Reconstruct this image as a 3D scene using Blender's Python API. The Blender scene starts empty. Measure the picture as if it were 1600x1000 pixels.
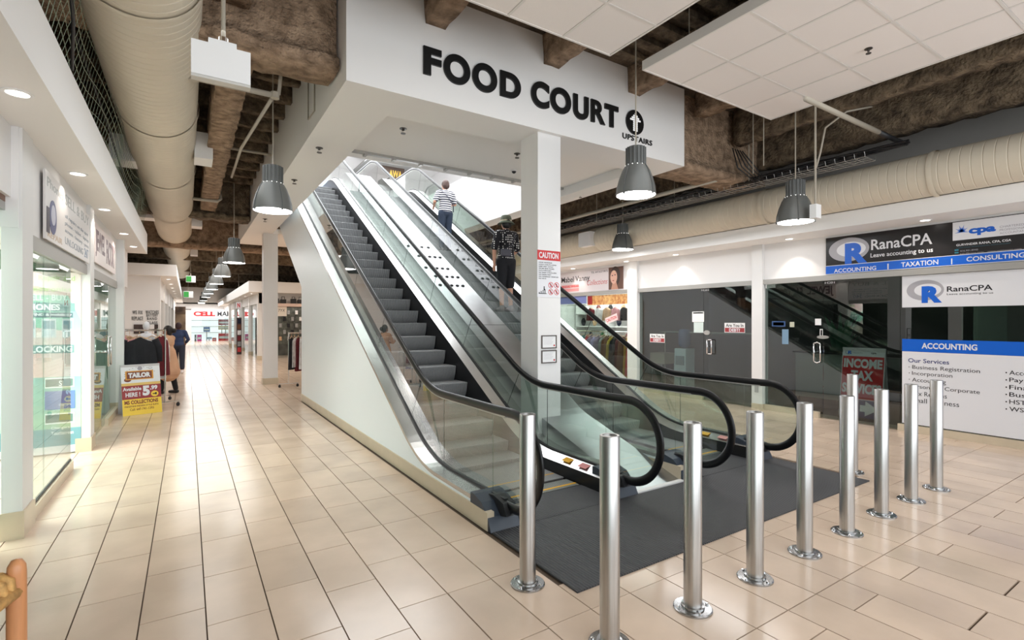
import bpy, bmesh, math, random
from mathutils import Vector, Matrix
random.seed(7)
sc = bpy.context.scene
COL = sc.collection

# ------------------------------------------------------------------ camera, world, exposure
F_PX, CX, CY, EYE = 784.5, 800.0, 501.0, 1.6
ANG = math.atan(507.0 / 784.5)
S_, C_ = math.sin(ANG), math.cos(ANG)
cam_d = bpy.data.cameras.new('camera')
cam = bpy.data.objects.new('camera', cam_d)
COL.objects.link(cam)
cam.location = (0, 0, EYE)
cam.rotation_euler = (math.pi / 2, 0, -ANG)
cam_d.sensor_width = 36.0
cam_d.lens = F_PX / 1600.0 * 36.0
cam_d.shift_y = -(500.0 - CY) / 1600.0
cam_d.clip_start = 0.05
cam_d.clip_end = 200
sc.camera = cam

sc.view_settings.view_transform = 'Standard'
sc.view_settings.look = 'None'
sc.view_settings.exposure = 0.14
sc.view_settings.gamma = 1.0
sc.view_settings.use_curve_mapping = False

w = bpy.data.worlds.new('world'); sc.world = w
w.use_nodes = True
bg = w.node_tree.nodes['Background']
bg.inputs[0].default_value = (0.90, 0.96, 1.0, 1)
bg.inputs[1].default_value = 0.62


def area(name, loc, sx, sy, power, color=(1, 0.95, 0.88), rot=(0, 0, 0)):
    d = bpy.data.lights.new(name, 'AREA'); d.shape = 'RECTANGLE'; d.size = sx; d.size_y = sy
    d.energy = power; d.color = color
    o = bpy.data.objects.new(name, d); COL.objects.link(o); o.location = loc; o.rotation_euler = rot
    return o


# unseen fill lights added behind the camera and above the mall ways
area('fill_light', (3.2, -3.0, 2.5), 13.0, 3.8, 365, (0.90, 0.96, 1.0), (math.radians(90), 0, 0))
area('fill_light', (3.2, 2.6, 4.18), 4.5, 1.6, 30, (0.93, 0.97, 1.0))
area('fill_light', (0.35, 8.5, 3.62), 0.9, 9.0, 45, (0.95, 0.98, 1.0))
area('fill_light', (0.75, 25, 3.5), 2.1, 20, 300, (1, 0.98, 0.95))
area('fill_light', (1.2, 42, 2.95), 3.0, 6, 380, (1, 0.98, 0.96))
area('fill_light', (7.2, 8.0, 3.1), 0.5, 8.0, 110, (0.97, 0.98, 1.0))
area('fill_light', (6.0, 17.0, 3.9), 5.0, 5.0, 260, (1, 0.82, 0.62))
area('upper_fill', (3.6, 12.5, 8.8), 7.5, 10.0, 1150, (0.93, 0.97, 1.0))  # added area lights that wash the upper level white
area('upper_fill', (3.6, 20.0, 8.6), 9.0, 4.0, 550, (0.93, 0.97, 1.0))
area('shop_light', (-2.6, 6.6, 2.7), 1.8, 3.0, 260, (0.94, 1.0, 0.97))
area('shop_light', (-2.3, 15.0, 2.9), 1.6, 4.0, 45, (1, 0.93, 0.88))
area('shop_light', (9.9, 10.4, 2.75), 1.6, 3.2, 130, (1, 0.98, 0.95))
area('shop_light', (10.8, 3.6, 2.6), 1.2, 2.0, 6, (0.8, 1.0, 0.75))
area('shop_light', (4.0, 23.2, 2.7), 3.0, 1.0, 30, (1, 0.93, 0.85))


# ------------------------------------------------------------------ pixel of the photograph -> point on a real plane
def ray(px, py):
    u = (px - CX) / F_PX; v = -(py - CY) / F_PX
    return (S_ + u * C_, C_ - u * S_, v)


def onX(px, py, X):
    d = ray(px, py); t = X / d[0]
    return (t * d[1], EYE + t * d[2])          # (Y, z)


def onY(px, py, Y):
    d = ray(px, py); t = Y / d[1]
    return (t * d[0], EYE + t * d[2])          # (X, z)


# ------------------------------------------------------------------ materials
def srgb(c):
    return tuple(((x / 12.92) if x <= 0.04045 else ((x + 0.055) / 1.055) ** 2.4) for x in c)


def hexc(r, g, b):
    return srgb((r / 255.0, g / 255.0, b / 255.0))


MATS = {}


def mat(name, col, rough=0.6, metal=0.0, var=0.0, scale=4.0, bump=0.0, bscale=40.0, spec=0.5, emit=0.0,
        ecol=None, alpha=1.0, coat=0.0, random_obj=0.0, stretch=None, col2=None, rvar=0.0):
    if name in MATS: return MATS[name]
    m = bpy.data.materials.new(name); m.use_nodes = True
    nt = m.node_tree; N = nt.nodes; L = nt.links
    b = N['Principled BSDF']
    b.inputs['Base Color'].default_value = (*col, 1)
    b.inputs['Roughness'].default_value = rough
    b.inputs['Metallic'].default_value = metal
    b.inputs['Specular IOR Level'].default_value = spec
    b.inputs['Coat Weight'].default_value = coat
    if emit > 0:
        b.inputs['Emission Color'].default_value = (*(ecol or col), 1)
        b.inputs['Emission Strength'].default_value = emit
    tc = None
    def coords():
        nonlocal tc
        if tc is None:
            g = N.new('ShaderNodeNewGeometry')
            mp = N.new('ShaderNodeMapping')
            L.new(g.outputs['Position'], mp.inputs['Vector'])
            if stretch: mp.inputs['Scale'].default_value = stretch
            tc = mp.outputs['Vector']
        return tc
    src = None
    if var > 0 or col2:
        n = N.new('ShaderNodeTexNoise'); n.inputs['Scale'].default_value = scale; n.inputs['Detail'].default_value = 6
        L.new(coords(), n.inputs['Vector'])
        r = N.new('ShaderNodeValToRGB')
        c2 = col2 or tuple(max(0, x * (1 - var)) for x in col)
        c1 = col if col2 else tuple(min(1, x * (1 + var * 0.6)) for x in col)
        r.color_ramp.elements[0].position = 0.32; r.color_ramp.elements[0].color = (*c2, 1)
        r.color_ramp.elements[1].position = 0.68; r.color_ramp.elements[1].color = (*c1, 1)
        L.new(n.outputs['Fac'], r.inputs['Fac']); src = r.outputs['Color']
        if rvar > 0:
            mr = N.new('ShaderNodeMapRange'); mr.inputs['To Min'].default_value = max(0.02, rough - rvar); mr.inputs['To Max'].default_value = rough + rvar
            L.new(n.outputs['Fac'], mr.inputs['Value']); L.new(mr.outputs['Result'], b.inputs['Roughness'])
    if random_obj > 0:
        oi = N.new('ShaderNodeObjectInfo')
        mr = N.new('ShaderNodeMapRange'); mr.inputs['To Min'].default_value = 1 - random_obj; mr.inputs['To Max'].default_value = 1 + random_obj * 0.5
        L.new(oi.outputs['Random'], mr.inputs['Value'])
        hs = N.new('ShaderNodeHueSaturation')
        L.new(mr.outputs['Result'], hs.inputs['Value'])
        if src: L.new(src, hs.inputs['Color'])
        else: hs.inputs['Color'].default_value = (*col, 1)
        src = hs.outputs['Color']
    if src: L.new(src, b.inputs['Base Color'])
    if bump > 0:
        n = N.new('ShaderNodeTexNoise'); n.inputs['Scale'].default_value = bscale; n.inputs['Detail'].default_value = 5
        L.new(coords(), n.inputs['Vector'])
        bp = N.new('ShaderNodeBump'); bp.inputs['Strength'].default_value = bump; bp.inputs['Distance'].default_value = 0.02 if bump < 0.99 else 0.05
        L.new(n.outputs['Fac'], bp.inputs['Height']); L.new(bp.outputs['Normal'], b.inputs['Normal'])
    MATS[name] = m
    return m


def grooved(name, col, rough, metal, axis, freq, dist=0.004, strength=1.0):
    if name in MATS: return MATS[name]
    m = mat(name, col, rough, metal)
    nt = m.node_tree; N = nt.nodes; L = nt.links; b = N['Principled BSDF']
    g = N.new('ShaderNodeNewGeometry'); sx = N.new('ShaderNodeSeparateXYZ'); L.new(g.outputs['Position'], sx.inputs[0])
    mu = N.new('ShaderNodeMath'); mu.operation = 'MULTIPLY'; mu.inputs[1].default_value = freq * 2 * math.pi
    L.new(sx.outputs[axis], mu.inputs[0])
    s = N.new('ShaderNodeMath'); s.operation = 'SINE'; L.new(mu.outputs[0], s.inputs[0])
    bp = N.new('ShaderNodeBump'); bp.inputs['Strength'].default_value = strength; bp.inputs['Distance'].default_value = dist
    L.new(s.outputs[0], bp.inputs['Height']); L.new(bp.outputs['Normal'], b.inputs['Normal'])
    mr = N.new('ShaderNodeMapRange'); mr.inputs['From Min'].default_value = -1; mr.inputs['To Min'].default_value = 0.55; mr.inputs['To Max'].default_value = 1.1
    L.new(s.outputs[0], mr.inputs['Value'])
    mx = N.new('ShaderNodeVectorMath'); mx.operation = 'SCALE'; mx.inputs[0].default_value = col
    L.new(mr.outputs['Result'], mx.inputs['Scale']); L.new(mx.outputs[0], b.inputs['Base Color'])
    return m


def glass(name, tint, refl=0.5, ior=1.45, rough=0.0):
    """thin architectural glass: transparent through, mirror-like by Fresnel"""
    if name in MATS: return MATS[name]
    m = bpy.data.materials.new(name); m.use_nodes = True
    nt = m.node_tree; N = nt.nodes; L = nt.links
    for n in list(N): N.remove(n)
    out = N.new('ShaderNodeOutputMaterial'); tr = N.new('ShaderNodeBsdfTransparent'); gl = N.new('ShaderNodeBsdfGlossy')
    mx = N.new('ShaderNodeMixShader'); fr = N.new('ShaderNodeFresnel'); fr.inputs['IOR'].default_value = ior
    mu = N.new('ShaderNodeMath'); mu.operation = 'MULTIPLY'; mu.inputs[1].default_value = refl; mu.use_clamp = True
    gm = N.new('ShaderNodeNewGeometry'); ft = N.new('ShaderNodeMath'); ft.operation = 'SUBTRACT'; ft.inputs[0].default_value = 1.0
    L.new(gm.outputs['Backfacing'], ft.inputs[1]); m2 = N.new('ShaderNodeMath'); m2.operation = 'MULTIPLY'
    tr.inputs['Color'].default_value = (*tint, 1); gl.inputs['Roughness'].default_value = rough
    L.new(fr.outputs[0], mu.inputs[0]); L.new(mu.outputs[0], m2.inputs[0]); L.new(ft.outputs[0], m2.inputs[1]); L.new(m2.outputs[0], mx.inputs['Fac'])
    L.new(tr.outputs[0], mx.inputs[1]); L.new(gl.outputs[0], mx.inputs[2]); L.new(mx.outputs[0], out.inputs['Surface'])
    MATS[name] = m
    return m


WHITE = mat('white_paint', hexc(232, 230, 229), 0.55, bump=0.03, bscale=120)
WALLW = mat('side_wall_paint', hexc(243, 250, 255), 0.35, bump=0.02, bscale=60)
SOFFIT = mat('soffit_paint', hexc(240, 238, 236), 0.6)
COLM = mat('column_paint', hexc(228, 227, 226), 0.5)
TILE = mat('cream_porcelain', hexc(214, 191, 170), 0.17, var=0.10, scale=2.3, random_obj=0.09, rvar=0.04, bump=0.015, bscale=9, spec=0.38)
GROUT = mat('dark_grout', hexc(92, 76, 62), 0.8)
BASE = mat('cream_base_tile', hexc(205, 190, 166), 0.3, var=0.06)
STEEL = mat('brushed_steel', (0.52, 0.505, 0.49), 0.30, 1.0, var=0.12, scale=3, stretch=(30, 30, 1.0))
DECKS = mat('deck_steel', (0.66, 0.65, 0.64), 0.27, 1.0, var=0.10, scale=2.5)
SHEET = mat('sheet_steel', (0.50, 0.50, 0.51), 0.3, 1.0, var=0.16, scale=1.6, rvar=0.06)
CHROME = mat('chrome', (0.75, 0.75, 0.76), 0.1, 1.0)
RUBBER = mat('black_rubber', (0.005, 0.005, 0.006), 0.3, spec=0.4)
BLACKM = mat('black_matte', (0.012, 0.012, 0.014), 0.45)
CAPGREY = mat('slate_plastic', hexc(52, 60, 72), 0.4)
SKIRT = mat('dark_skirt', (0.03, 0.03, 0.032), 0.3, 0.6)
STEPM = grooved('grooved_step', (0.42, 0.42, 0.43), 0.5, 0.25, 0, 55)
MATT = grooved('ribbed_mat', hexc(72, 72, 75), 0.5, 0.0, 0, 45, 0.003)
LAND = grooved('grooved_landing', (0.32, 0.33, 0.31), 0.42, 0.7, 0, 60)
YELLOW = mat('yellow_paint', hexc(235, 175, 40), 0.5)
EGLASS = glass('balustrade_glass', (0.84, 0.895, 0.865), 2.8, 1.5)
SGLASS = glass('shop_glass', (0.80, 0.86, 0.84), 1.25, 1.55)
DGLASS = glass('dark_shop_glass', (0.66, 0.72, 0.70), 2.3, 1.6)
LAMPG = mat('lamp_grey', hexc(112, 114, 112), 0.38, 0.2)
LAMPD = mat('lamp_rib_grey', hexc(88, 90, 89), 0.5)
GLOW = mat('lamp_glow', (1, 1, 1), 0.5, emit=9.0, ecol=(1, 0.98, 0.95))
DLGLOW = mat('downlight_glow', (1, 1, 1), 0.5, emit=7.0, ecol=(1, 0.95, 0.88))
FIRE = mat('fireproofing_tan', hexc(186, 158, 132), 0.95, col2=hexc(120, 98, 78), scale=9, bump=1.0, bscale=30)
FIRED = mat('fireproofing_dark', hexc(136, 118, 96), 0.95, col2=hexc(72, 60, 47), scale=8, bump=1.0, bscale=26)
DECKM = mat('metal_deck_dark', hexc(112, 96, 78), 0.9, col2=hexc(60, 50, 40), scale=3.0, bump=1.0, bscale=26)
DUCT = mat('painted_duct', hexc(214, 204, 186), 0.5, var=0.05, scale=1.2)
GREYW = mat('grey_upper_wall', hexc(182, 177, 172), 0.8, var=0.12, scale=1)
CTILE = mat('ceiling_panel', hexc(240, 233, 229), 0.75, bump=0.1, bscale=160, random_obj=0.03)
CGRID = mat('ceiling_grid', hexc(226, 221, 216), 0.5)
PIPE = mat('painted_pipe', hexc(170, 162, 148), 0.5)
BLACKP = mat('black_paint', (0.006, 0.006, 0.006), 0.4)
BLUE = mat('print_blue', hexc(10, 96, 205), 0.35)
DBLUE = mat('print_navy', hexc(38, 48, 110), 0.4)
SIGNW = mat('sign_white', hexc(226, 226, 230), 0.35)
SIGNK = mat('sign_black', hexc(26, 23, 24), 0.3)
INK = mat('print_black', hexc(22, 20, 26), 0.4)
GREYP = mat('print_grey', hexc(160, 156, 165), 0.4)
RED = mat('print_red', hexc(200, 40, 45), 0.4)
DRED = mat('print_dark_red', hexc(150, 48, 52), 0.4)
YEL = mat('print_yellow', hexc(243, 205, 70), 0.4)
ORG = mat('print_orange', hexc(215, 150, 50), 0.4)
PAPER = mat('paper_white', hexc(235, 235, 235), 0.5)
DARKR = mat('dark_room_wall', hexc(58, 55, 54), 0.8)
WOOD = mat('brown_wood', hexc(120, 84, 62), 0.5, var=0.25, scale=8, stretch=(1, 12, 12))
CHAIRW = mat('orange_wood', hexc(200, 138, 92), 0.35, var=0.15, scale=6, stretch=(10, 10, 1))
ALU = mat('aluminium_frame', hexc(176, 174, 170), 0.4, 0.5)


# ------------------------------------------------------------------ mesh builder and object helpers
def wloc(o):
    v = Vector((0, 0, 0))
    while o is not None:
        v += Vector(o.location); o = o.parent
    return v


class MB:
    def __init__(s): s.v = []; s.f = []
    def box(s, x0, x1, y0, y1, z0, z1):
        b = len(s.v)
        s.v += [(x0, y0, z0), (x1, y0, z0), (x1, y1, z0), (x0, y1, z0), (x0, y0, z1), (x1, y0, z1), (x1, y1, z1), (x0, y1, z1)]
        s.f += [(b, b+3, b+2, b+1), (b+4, b+5, b+6, b+7), (b, b+1, b+5, b+4), (b+1, b+2, b+6, b+5), (b+2, b+3, b+7, b+6), (b+3, b, b+4, b+7)]
        return s
    def prism(s, poly, a0, a1, axis='X'):
        """poly in (Y,Z) for X, (X,Z) for Y, (X,Y) for Z, extruded from a0 to a1"""
        b = len(s.v); n = len(poly)
        def P(p, a): return {'X': (a, p[0], p[1]), 'Y': (p[0], a, p[1]), 'Z': (p[0], p[1], a)}[axis]
        s.v += [P(p, a0) for p in poly] + [P(p, a1) for p in poly]
        s.f.append(tuple(range(b, b+n))[::-1]); s.f.append(tuple(range(b+n, b+2*n)))
        for i in range(n):
            j = (i+1) % n; s.f.append((b+i, b+j, b+n+j, b+n+i))
        return s
    def lathe(s, prof, c=(0, 0, 0), n=24, cap=True):
        b = len(s.v)
        for r, z in prof:
            for k in range(n):
                a = 2*math.pi*k/n; s.v.append((c[0]+r*math.cos(a), c[1]+r*math.sin(a), c[2]+z))
        for i in range(len(prof)-1):
            for k in range(n):
                k2 = (k+1) % n; s.f.append((b+i*n+k, b+i*n+k2, b+(i+1)*n+k2, b+(i+1)*n+k))
        if cap:
            s.f.append(tuple(b+k for k in range(n))[::-1]); m = b+(len(prof)-1)*n; s.f.append(tuple(m+k for k in range(n)))
        return s
    def tube(s, pts, r, n=8, ry=None, up=(0, 0, 1), cap=True, radii=None):
        """elliptic section: r along the side, ry along the in-plane normal"""
        ry = ry or r; b = len(s.v); pts = [Vector(p) for p in pts]; m = len(pts); upv = Vector(up)
        for i, p in enumerate(pts):
            t = (pts[min(i+1, m-1)] - pts[max(i-1, 0)]).normalized()
            side = t.cross(upv)
            if side.length < 1e-4: side = t.cross(Vector((1, 0, 0)))
            side.normalize(); nn = side.cross(t)
            k_ = radii[i] if radii else 1.0
            for k in range(n):
                a = 2*math.pi*k/n; q = p + side*(r*k_*math.cos(a)) + nn*(ry*k_*math.sin(a)); s.v.append(tuple(q))
        for i in range(m-1):
            for k in range(n):
                k2 = (k+1) % n; s.f.append((b+i*n+k, b+i*n+k2, b+(i+1)*n+k2, b+(i+1)*n+k))
        if cap:
            s.f.append(tuple(b+k for k in range(n))[::-1]); e = b+(m-1)*n; s.f.append(tuple(e+k for k in range(n)))
        return s
    def ball(s, c, r, n=12, rz=None, ry=None):
        b = len(s.v); rz = rz or r; ry = ry or r; h = n//2
        for i in range(1, h):
            th = math.pi*i/h
            for k in range(n):
                a = 2*math.pi*k/n; s.v.append((c[0]+r*math.sin(th)*math.cos(a), c[1]+ry*math.sin(th)*math.sin(a), c[2]+rz*math.cos(th)))
        t = len(s.v); s.v += [(c[0], c[1], c[2]+rz), (c[0], c[1], c[2]-rz)]
        for i in range(h-2):
            for k in range(n):
                k2 = (k+1) % n; s.f.append((b+i*n+k, b+(i+1)*n+k, b+(i+1)*n+k2, b+i*n+k2))
        for k in range(n):
            k2 = (k+1) % n; s.f.append((t, b+k, b+k2)); s.f.append((t+1, b+(h-2)*n+k2, b+(h-2)*n+k))
        return s
    def capsule(s, p, q, r1, r2, n=12):
        p, q = Vector(p), Vector(q); s.ball(p, r1, n); s.ball(q, r2, n)
        up = (0, 0, 1) if abs((q-p).normalized().z) < 0.9 else (0, 1, 0)
        s.tube([p, q], 1.0, n, up=up, radii=[r1, r2]); return s
    def build(s, name, m, parent=None, smooth=False):
        me = bpy.data.meshes.new(name); off = wloc(parent) if parent else Vector((0, 0, 0))
        me.from_pydata([(x-off.x, y-off.y, z-off.z) for x, y, z in s.v], [], s.f)
        bm = bmesh.new(); bm.from_mesh(me); bmesh.ops.recalc_face_normals(bm, faces=bm.faces); bm.to_mesh(me); bm.free()
        if smooth:
            me.polygons.foreach_set('use_smooth', [True]*len(me.polygons))
        me.materials.append(m)
        o = bpy.data.objects.new(name, me); COL.objects.link(o)
        if parent: o.parent = parent
        return o


def shade_auto(o, ang=40):
    me = o.data; me.polygons.foreach_set('use_smooth', [True]*len(me.polygons))
    try: me.set_sharp_from_angle(angle=math.radians(ang))
    except Exception: pass
    return o


def root(name, loc, label, cat, group=None):
    o = bpy.data.objects.new(name, None); COL.objects.link(o); o.location = loc
    o.empty_display_size = 0.1
    return tag(o, label, cat, group)


def tag(o, label, cat, group=None):
    o['label'] = label; o['category'] = cat
    if group: o['group'] = group
    return o


def struct(o, label=None, cat=None):
    o['kind'] = 'structure'
    if label: o['label'] = label
    if cat: o['category'] = cat
    return o


def copy_tree(o, parent=None):
    c = o.copy(); COL.objects.link(c)
    if parent: c.parent = parent
    for ch in [x for x in KIDS.get(o.name, list(o.children))]: copy_tree(ch, c)
    return c


KIDS = {}


class Face:
    """a flat face in the scene: origin O, unit vectors U (to the right) and V (up); N points out"""
    def __init__(s, O, U, V):
        s.O, s.U, s.V = Vector(O), Vector(U).normalized(), Vector(V).normalized(); s.N = s.U.cross(s.V)
    def P(s, a, b, d=0.0): return tuple(s.O + s.U*a + s.V*b + s.N*d)
    def rect(s, mb, a0, a1, b0, b1, d0, d1):
        k = len(mb.v)
        mb.v += [s.P(a0, b0, d0), s.P(a1, b0, d0), s.P(a1, b1, d0), s.P(a0, b1, d0), s.P(a0, b0, d1), s.P(a1, b0, d1), s.P(a1, b1, d1), s.P(a0, b1, d1)]
        mb.f += [(k, k+3, k+2, k+1), (k+4, k+5, k+6, k+7), (k, k+1, k+5, k+4), (k+1, k+2, k+6, k+5), (k+2, k+3, k+7, k+6), (k+3, k, k+4, k+7)]
        return mb
    def poly(s, mb, pts, d0, d1):
        k = len(mb.v); n = len(pts)
        mb.v += [s.P(a, b, d0) for a, b in pts] + [s.P(a, b, d1) for a, b in pts]
        mb.f.append(tuple(range(k, k+n))[::-1]); mb.f.append(tuple(range(k+n, k+2*n)))
        for i in range(n):
            j = (i+1) % n; mb.f.append((k+i, k+j, k+n+j, k+n+i))
        return mb
    def ring(s, mb, ca, cb, ra, rb, ia, ib, d0, d1, n=36, oa=0, ob=0):
        k = len(mb.v)
        for (A, B, x, y, d) in ((ra, rb, 0, 0, d0), (ia, ib, oa, ob, d0), (ra, rb, 0, 0, d1), (ia, ib, oa, ob, d1)):
            for i in range(n):
                t = 2*math.pi*i/n; mb.v.append(s.P(ca+x+A*math.cos(t), cb+y+B*math.sin(t), d))
        for i in range(n):
            j = (i+1) % n
            mb.f += [(k+i, k+j, k+n+j, k+n+i), (k+2*n+i, k+3*n+i, k+3*n+j, k+2*n+j), (k+i, k+2*n+i, k+2*n+j, k+j), (k+n+i, k+n+j, k+3*n+j, k+3*n+i)]
        return mb
    def disc(s, mb, ca, cb, ra, rb, d0, d1, n=28):
        return s.poly(mb, [(ca+ra*math.cos(2*math.pi*i/n), cb+rb*math.sin(2*math.pi*i/n)) for i in range(n)], d0, d1)
    def text(s, body, m, parent, a0, a1, b0, b1, d=0.003, ext=0.0012, bold=0.0, shear=0.0, name='lettering', space=1.0, jx='LEFT', res=3):
        cu = bpy.data.curves.new('t', 'FONT'); cu.body = body; cu.extrude = 0.05; cu.offset = bold; cu.shear = shear
        cu.space_character = space; cu.resolution_u = res; cu.align_x = jx
        to = bpy.data.objects.new('t', cu); COL.objects.link(to)
        me = bpy.data.meshes.new_from_object(to)
        bpy.data.objects.remove(to); bpy.data.curves.remove(cu)
        xs = [v.co.x for v in me.vertices]; ys = [v.co.y for v in me.vertices]
        if not xs: return None
        x0, x1, y0, y1 = min(xs), max(xs), min(ys), max(ys)
        if a1 is None: a1 = a0 + (x1-x0)/(y1-y0)*(b1-b0)
        off = wloc(parent)
        for v in me.vertices:
            a = a0 + (v.co.x-x0)/(x1-x0)*(a1-a0); b = b0 + (v.co.y-y0)/(y1-y0)*(b1-b0)
            v.co = Vector(s.P(a, b, d + (ext if v.co.z > 0 else 0))) - off
        me.name = name; me.materials.clear(); me.materials.append(m)
        o = bpy.data.objects.new(name, me); COL.objects.link(o); o.parent = parent
        return o
# ================================================================== FLOOR
fl = struct(MB().box(-4, 12.5, -3.2, 48, -0.12, -0.012).build('floor', GROUT), 'cream tiled mall floor')
tiles = []


def add_strip(x0, x1, ys):
    ys = sorted(ys)
    for a, b in zip(ys[:-1], ys[1:]):
        if b - a < 0.03: continue
        cx, cy = (x0+x1)/2, (a+b)/2
        if 1.95 < cx < 5.66 and a > 2.27 and cy < 10.6: continue
        dep = cx*S_ + cy*C_; lat = cx*C_ - cy*S_
        inview = False
        if dep > 0.5:
            for xx in (x0, x1):
                for yy in (a, b):
                    de = xx*S_+yy*C_; la = xx*C_-yy*S_
                    if de > 0.3 and -20 < CX+F_PX*la/de < 1620 and CY+F_PX*EYE/de < 1010: inview = True
        score = (x1-x0)*(b-a)/dep**3 if inview else 0
        if 5.7 < cx and cy > 2.4: score *= 0.9
        tiles.append((score, x0, x1, a, b))


PL, PR, TL = 0.299, 0.302, 0.59
for k in range(-12, 6 + 1):
    x0 = -0.2146 + PL*k; x1 = x0 + PL
    if k >= 7: break
    off = 0.32 if k >= 4 else (0.33 if k % 2 == 0 else 0.125)
    if k == 6: break
    add_strip(x0, x1, [off + TL*j for j in range(-4, 81)])
X0R = -0.2146 + PL*6
for k in range(0, 25):
    x0 = X0R + PR*k; x1 = x0 + PR
    o2 = 0.0 if (k % 2 == 0 or k < 1) else 0.3
    ys = [2.1 + o2 + TL*j for j in range(0, 78)] + [2.1, 1.505] + [(1.3 if k % 2 else 0.9) - 0.595*j for j in range(0, 8)]
    if k % 2 == 0: ys.append(1.505)
    ys = sorted(set(round(y, 4) for y in ys))
    add_strip(x0, x1, ys)
tiles.sort(reverse=True)
tile_mesh = {}
g = 0.0035
rest = MB()
n_ob = 0
for sc_, x0, x1, a, b in tiles:
    w_, l_ = round(x1-x0, 3), round(b-a, 2)
    if n_ob < 299 and sc_ > 0:
        key = (w_, l_)
        if key not in tile_mesh:
            o = MB().box(-w_/2+g, w_/2-g, -l_/2+g, l_/2-g, -0.012, 0.0).build('tile', TILE, None)
            tile_mesh[key] = o.data
        else:
            o = bpy.data.objects.new('tile', tile_mesh[key]); COL.objects.link(o)
        o.parent = fl; o.location = ((x0+x1)/2, (a+b)/2, random.uniform(-0.0006, 0.0006)); n_ob += 1
    else:
        rest.box(x0+g, x1-g, a+g, b-g, -0.012, 0.0)
ro = rest.build('floor_tiles_beyond', TILE, fl); ro['kind'] = 'stuff'

# ================================================================== CEILING (rough slab, beams, joists)
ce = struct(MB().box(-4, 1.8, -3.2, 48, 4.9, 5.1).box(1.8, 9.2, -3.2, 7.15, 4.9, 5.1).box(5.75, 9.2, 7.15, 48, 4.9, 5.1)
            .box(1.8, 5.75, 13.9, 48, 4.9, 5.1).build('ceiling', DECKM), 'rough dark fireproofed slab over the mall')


def rough_box(x0, x1, y0, y1, z0, z1, m, name, seg=0.12, amp=0.025, flange=None):
    """sprayed beam: a box whose long faces are cut into uneven segments"""
    mb = MB(); alongx = (x1-x0) > (y1-y0); L = (x1-x0) if alongx else (y1-y0)
    n = max(6, int(L/seg)); W0, W1 = (y0, y1) if alongx else (x0, x1)
    prof = [(W0, z1), (W0, z0+(z1-z0)*0.66), (W0, z0+(z1-z0)*0.33), (W0, z0), ((W0+W1)/2, z0), (W1, z0), (W1, z0+(z1-z0)*0.33), (W1, z0+(z1-z0)*0.66), (W1, z1)]
    if flange:
        prof = [(W0+0.1, z1), (W0+0.1, z0+flange+0.14), (W0+0.08, z0+flange+0.04), (W0, z0+flange), (W0, z0), ((W0+W1)/2, z0), (W1, z0), (W1, z0+flange), (W1-0.1, z0+flange+0.05), (W1-0.1, z1)]
    for i in range(n+1):
        a = (x0 if alongx else y0) + L*i/n
        for (w_, z) in prof:
            jw = random.uniform(-amp, amp); jz = random.uniform(-amp, amp) if z < z1 else 0
            mb.v.append((a, w_+jw, z+jz) if alongx else (w_+jw, a, z+jz))
    q = len(prof)
    for i in range(n):
        for k in range(q-1):
            mb.f.append((i*q+k, i*q+k+1, (i+1)*q+k+1, (i+1)*q+k))
    mb.f.append(tuple(range(q))); mb.f.append(tuple(n*q+k for k in range(q))[::-1])
    o = mb.build(name, m, ce, smooth=True); return o


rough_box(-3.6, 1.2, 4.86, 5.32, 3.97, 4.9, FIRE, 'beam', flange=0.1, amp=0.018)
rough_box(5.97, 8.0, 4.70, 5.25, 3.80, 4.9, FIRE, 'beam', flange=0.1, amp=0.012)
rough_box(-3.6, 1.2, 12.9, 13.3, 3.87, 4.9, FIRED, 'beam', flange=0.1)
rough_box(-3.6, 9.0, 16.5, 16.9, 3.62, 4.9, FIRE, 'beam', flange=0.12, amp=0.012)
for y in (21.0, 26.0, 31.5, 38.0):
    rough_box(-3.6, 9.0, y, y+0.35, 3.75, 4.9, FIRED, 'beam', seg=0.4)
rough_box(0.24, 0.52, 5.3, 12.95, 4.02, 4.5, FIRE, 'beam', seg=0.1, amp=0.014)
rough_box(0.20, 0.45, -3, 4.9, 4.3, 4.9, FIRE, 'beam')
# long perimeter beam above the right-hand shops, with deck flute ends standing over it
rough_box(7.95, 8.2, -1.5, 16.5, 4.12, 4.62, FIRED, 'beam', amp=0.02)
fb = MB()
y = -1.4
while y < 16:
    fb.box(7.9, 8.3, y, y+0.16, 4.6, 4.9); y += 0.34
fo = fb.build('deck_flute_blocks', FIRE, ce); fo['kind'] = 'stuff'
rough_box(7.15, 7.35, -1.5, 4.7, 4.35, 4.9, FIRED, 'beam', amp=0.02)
# joists running towards the camera, whose ends butt against the header
for x in (0.67, 2.1, 3.56, 4.93, 6.3):
    if x > 1:
        rough_box(x-0.11, x+0.11, -3, 4.68, 4.58, 4.9, FIRE, 'joist', amp=0.012)
# joists crossing the left-hand way
jm = None
y = 5.7
while y < 40:
    if jm is None:
        o = rough_box(-3.6, 1.24, -0.06, 0.06, 4.62, 4.9, FIRED, 'joist', seg=0.25, amp=0.015); jm = o.data
    else:
        o = bpy.data.objects.new('joist', jm); COL.objects.link(o); o.parent = ce
    o.location = (0, y, 0); y += 0.62 if y < 17 else 1.3
# deck ribs over the front right
rb = None
y = -1.0
while y < 4.6:
    if rb is None:
        o = MB().box(1.3, 7.9, -0.07, 0.07, 4.83, 4.9).build('deck_rib', FIRED, ce); rb = o.data
    else:
        o = bpy.data.objects.new('deck_rib', rb); COL.objects.link(o); o.parent = ce
    o.location = (0, y, 0); y += 0.3

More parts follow.
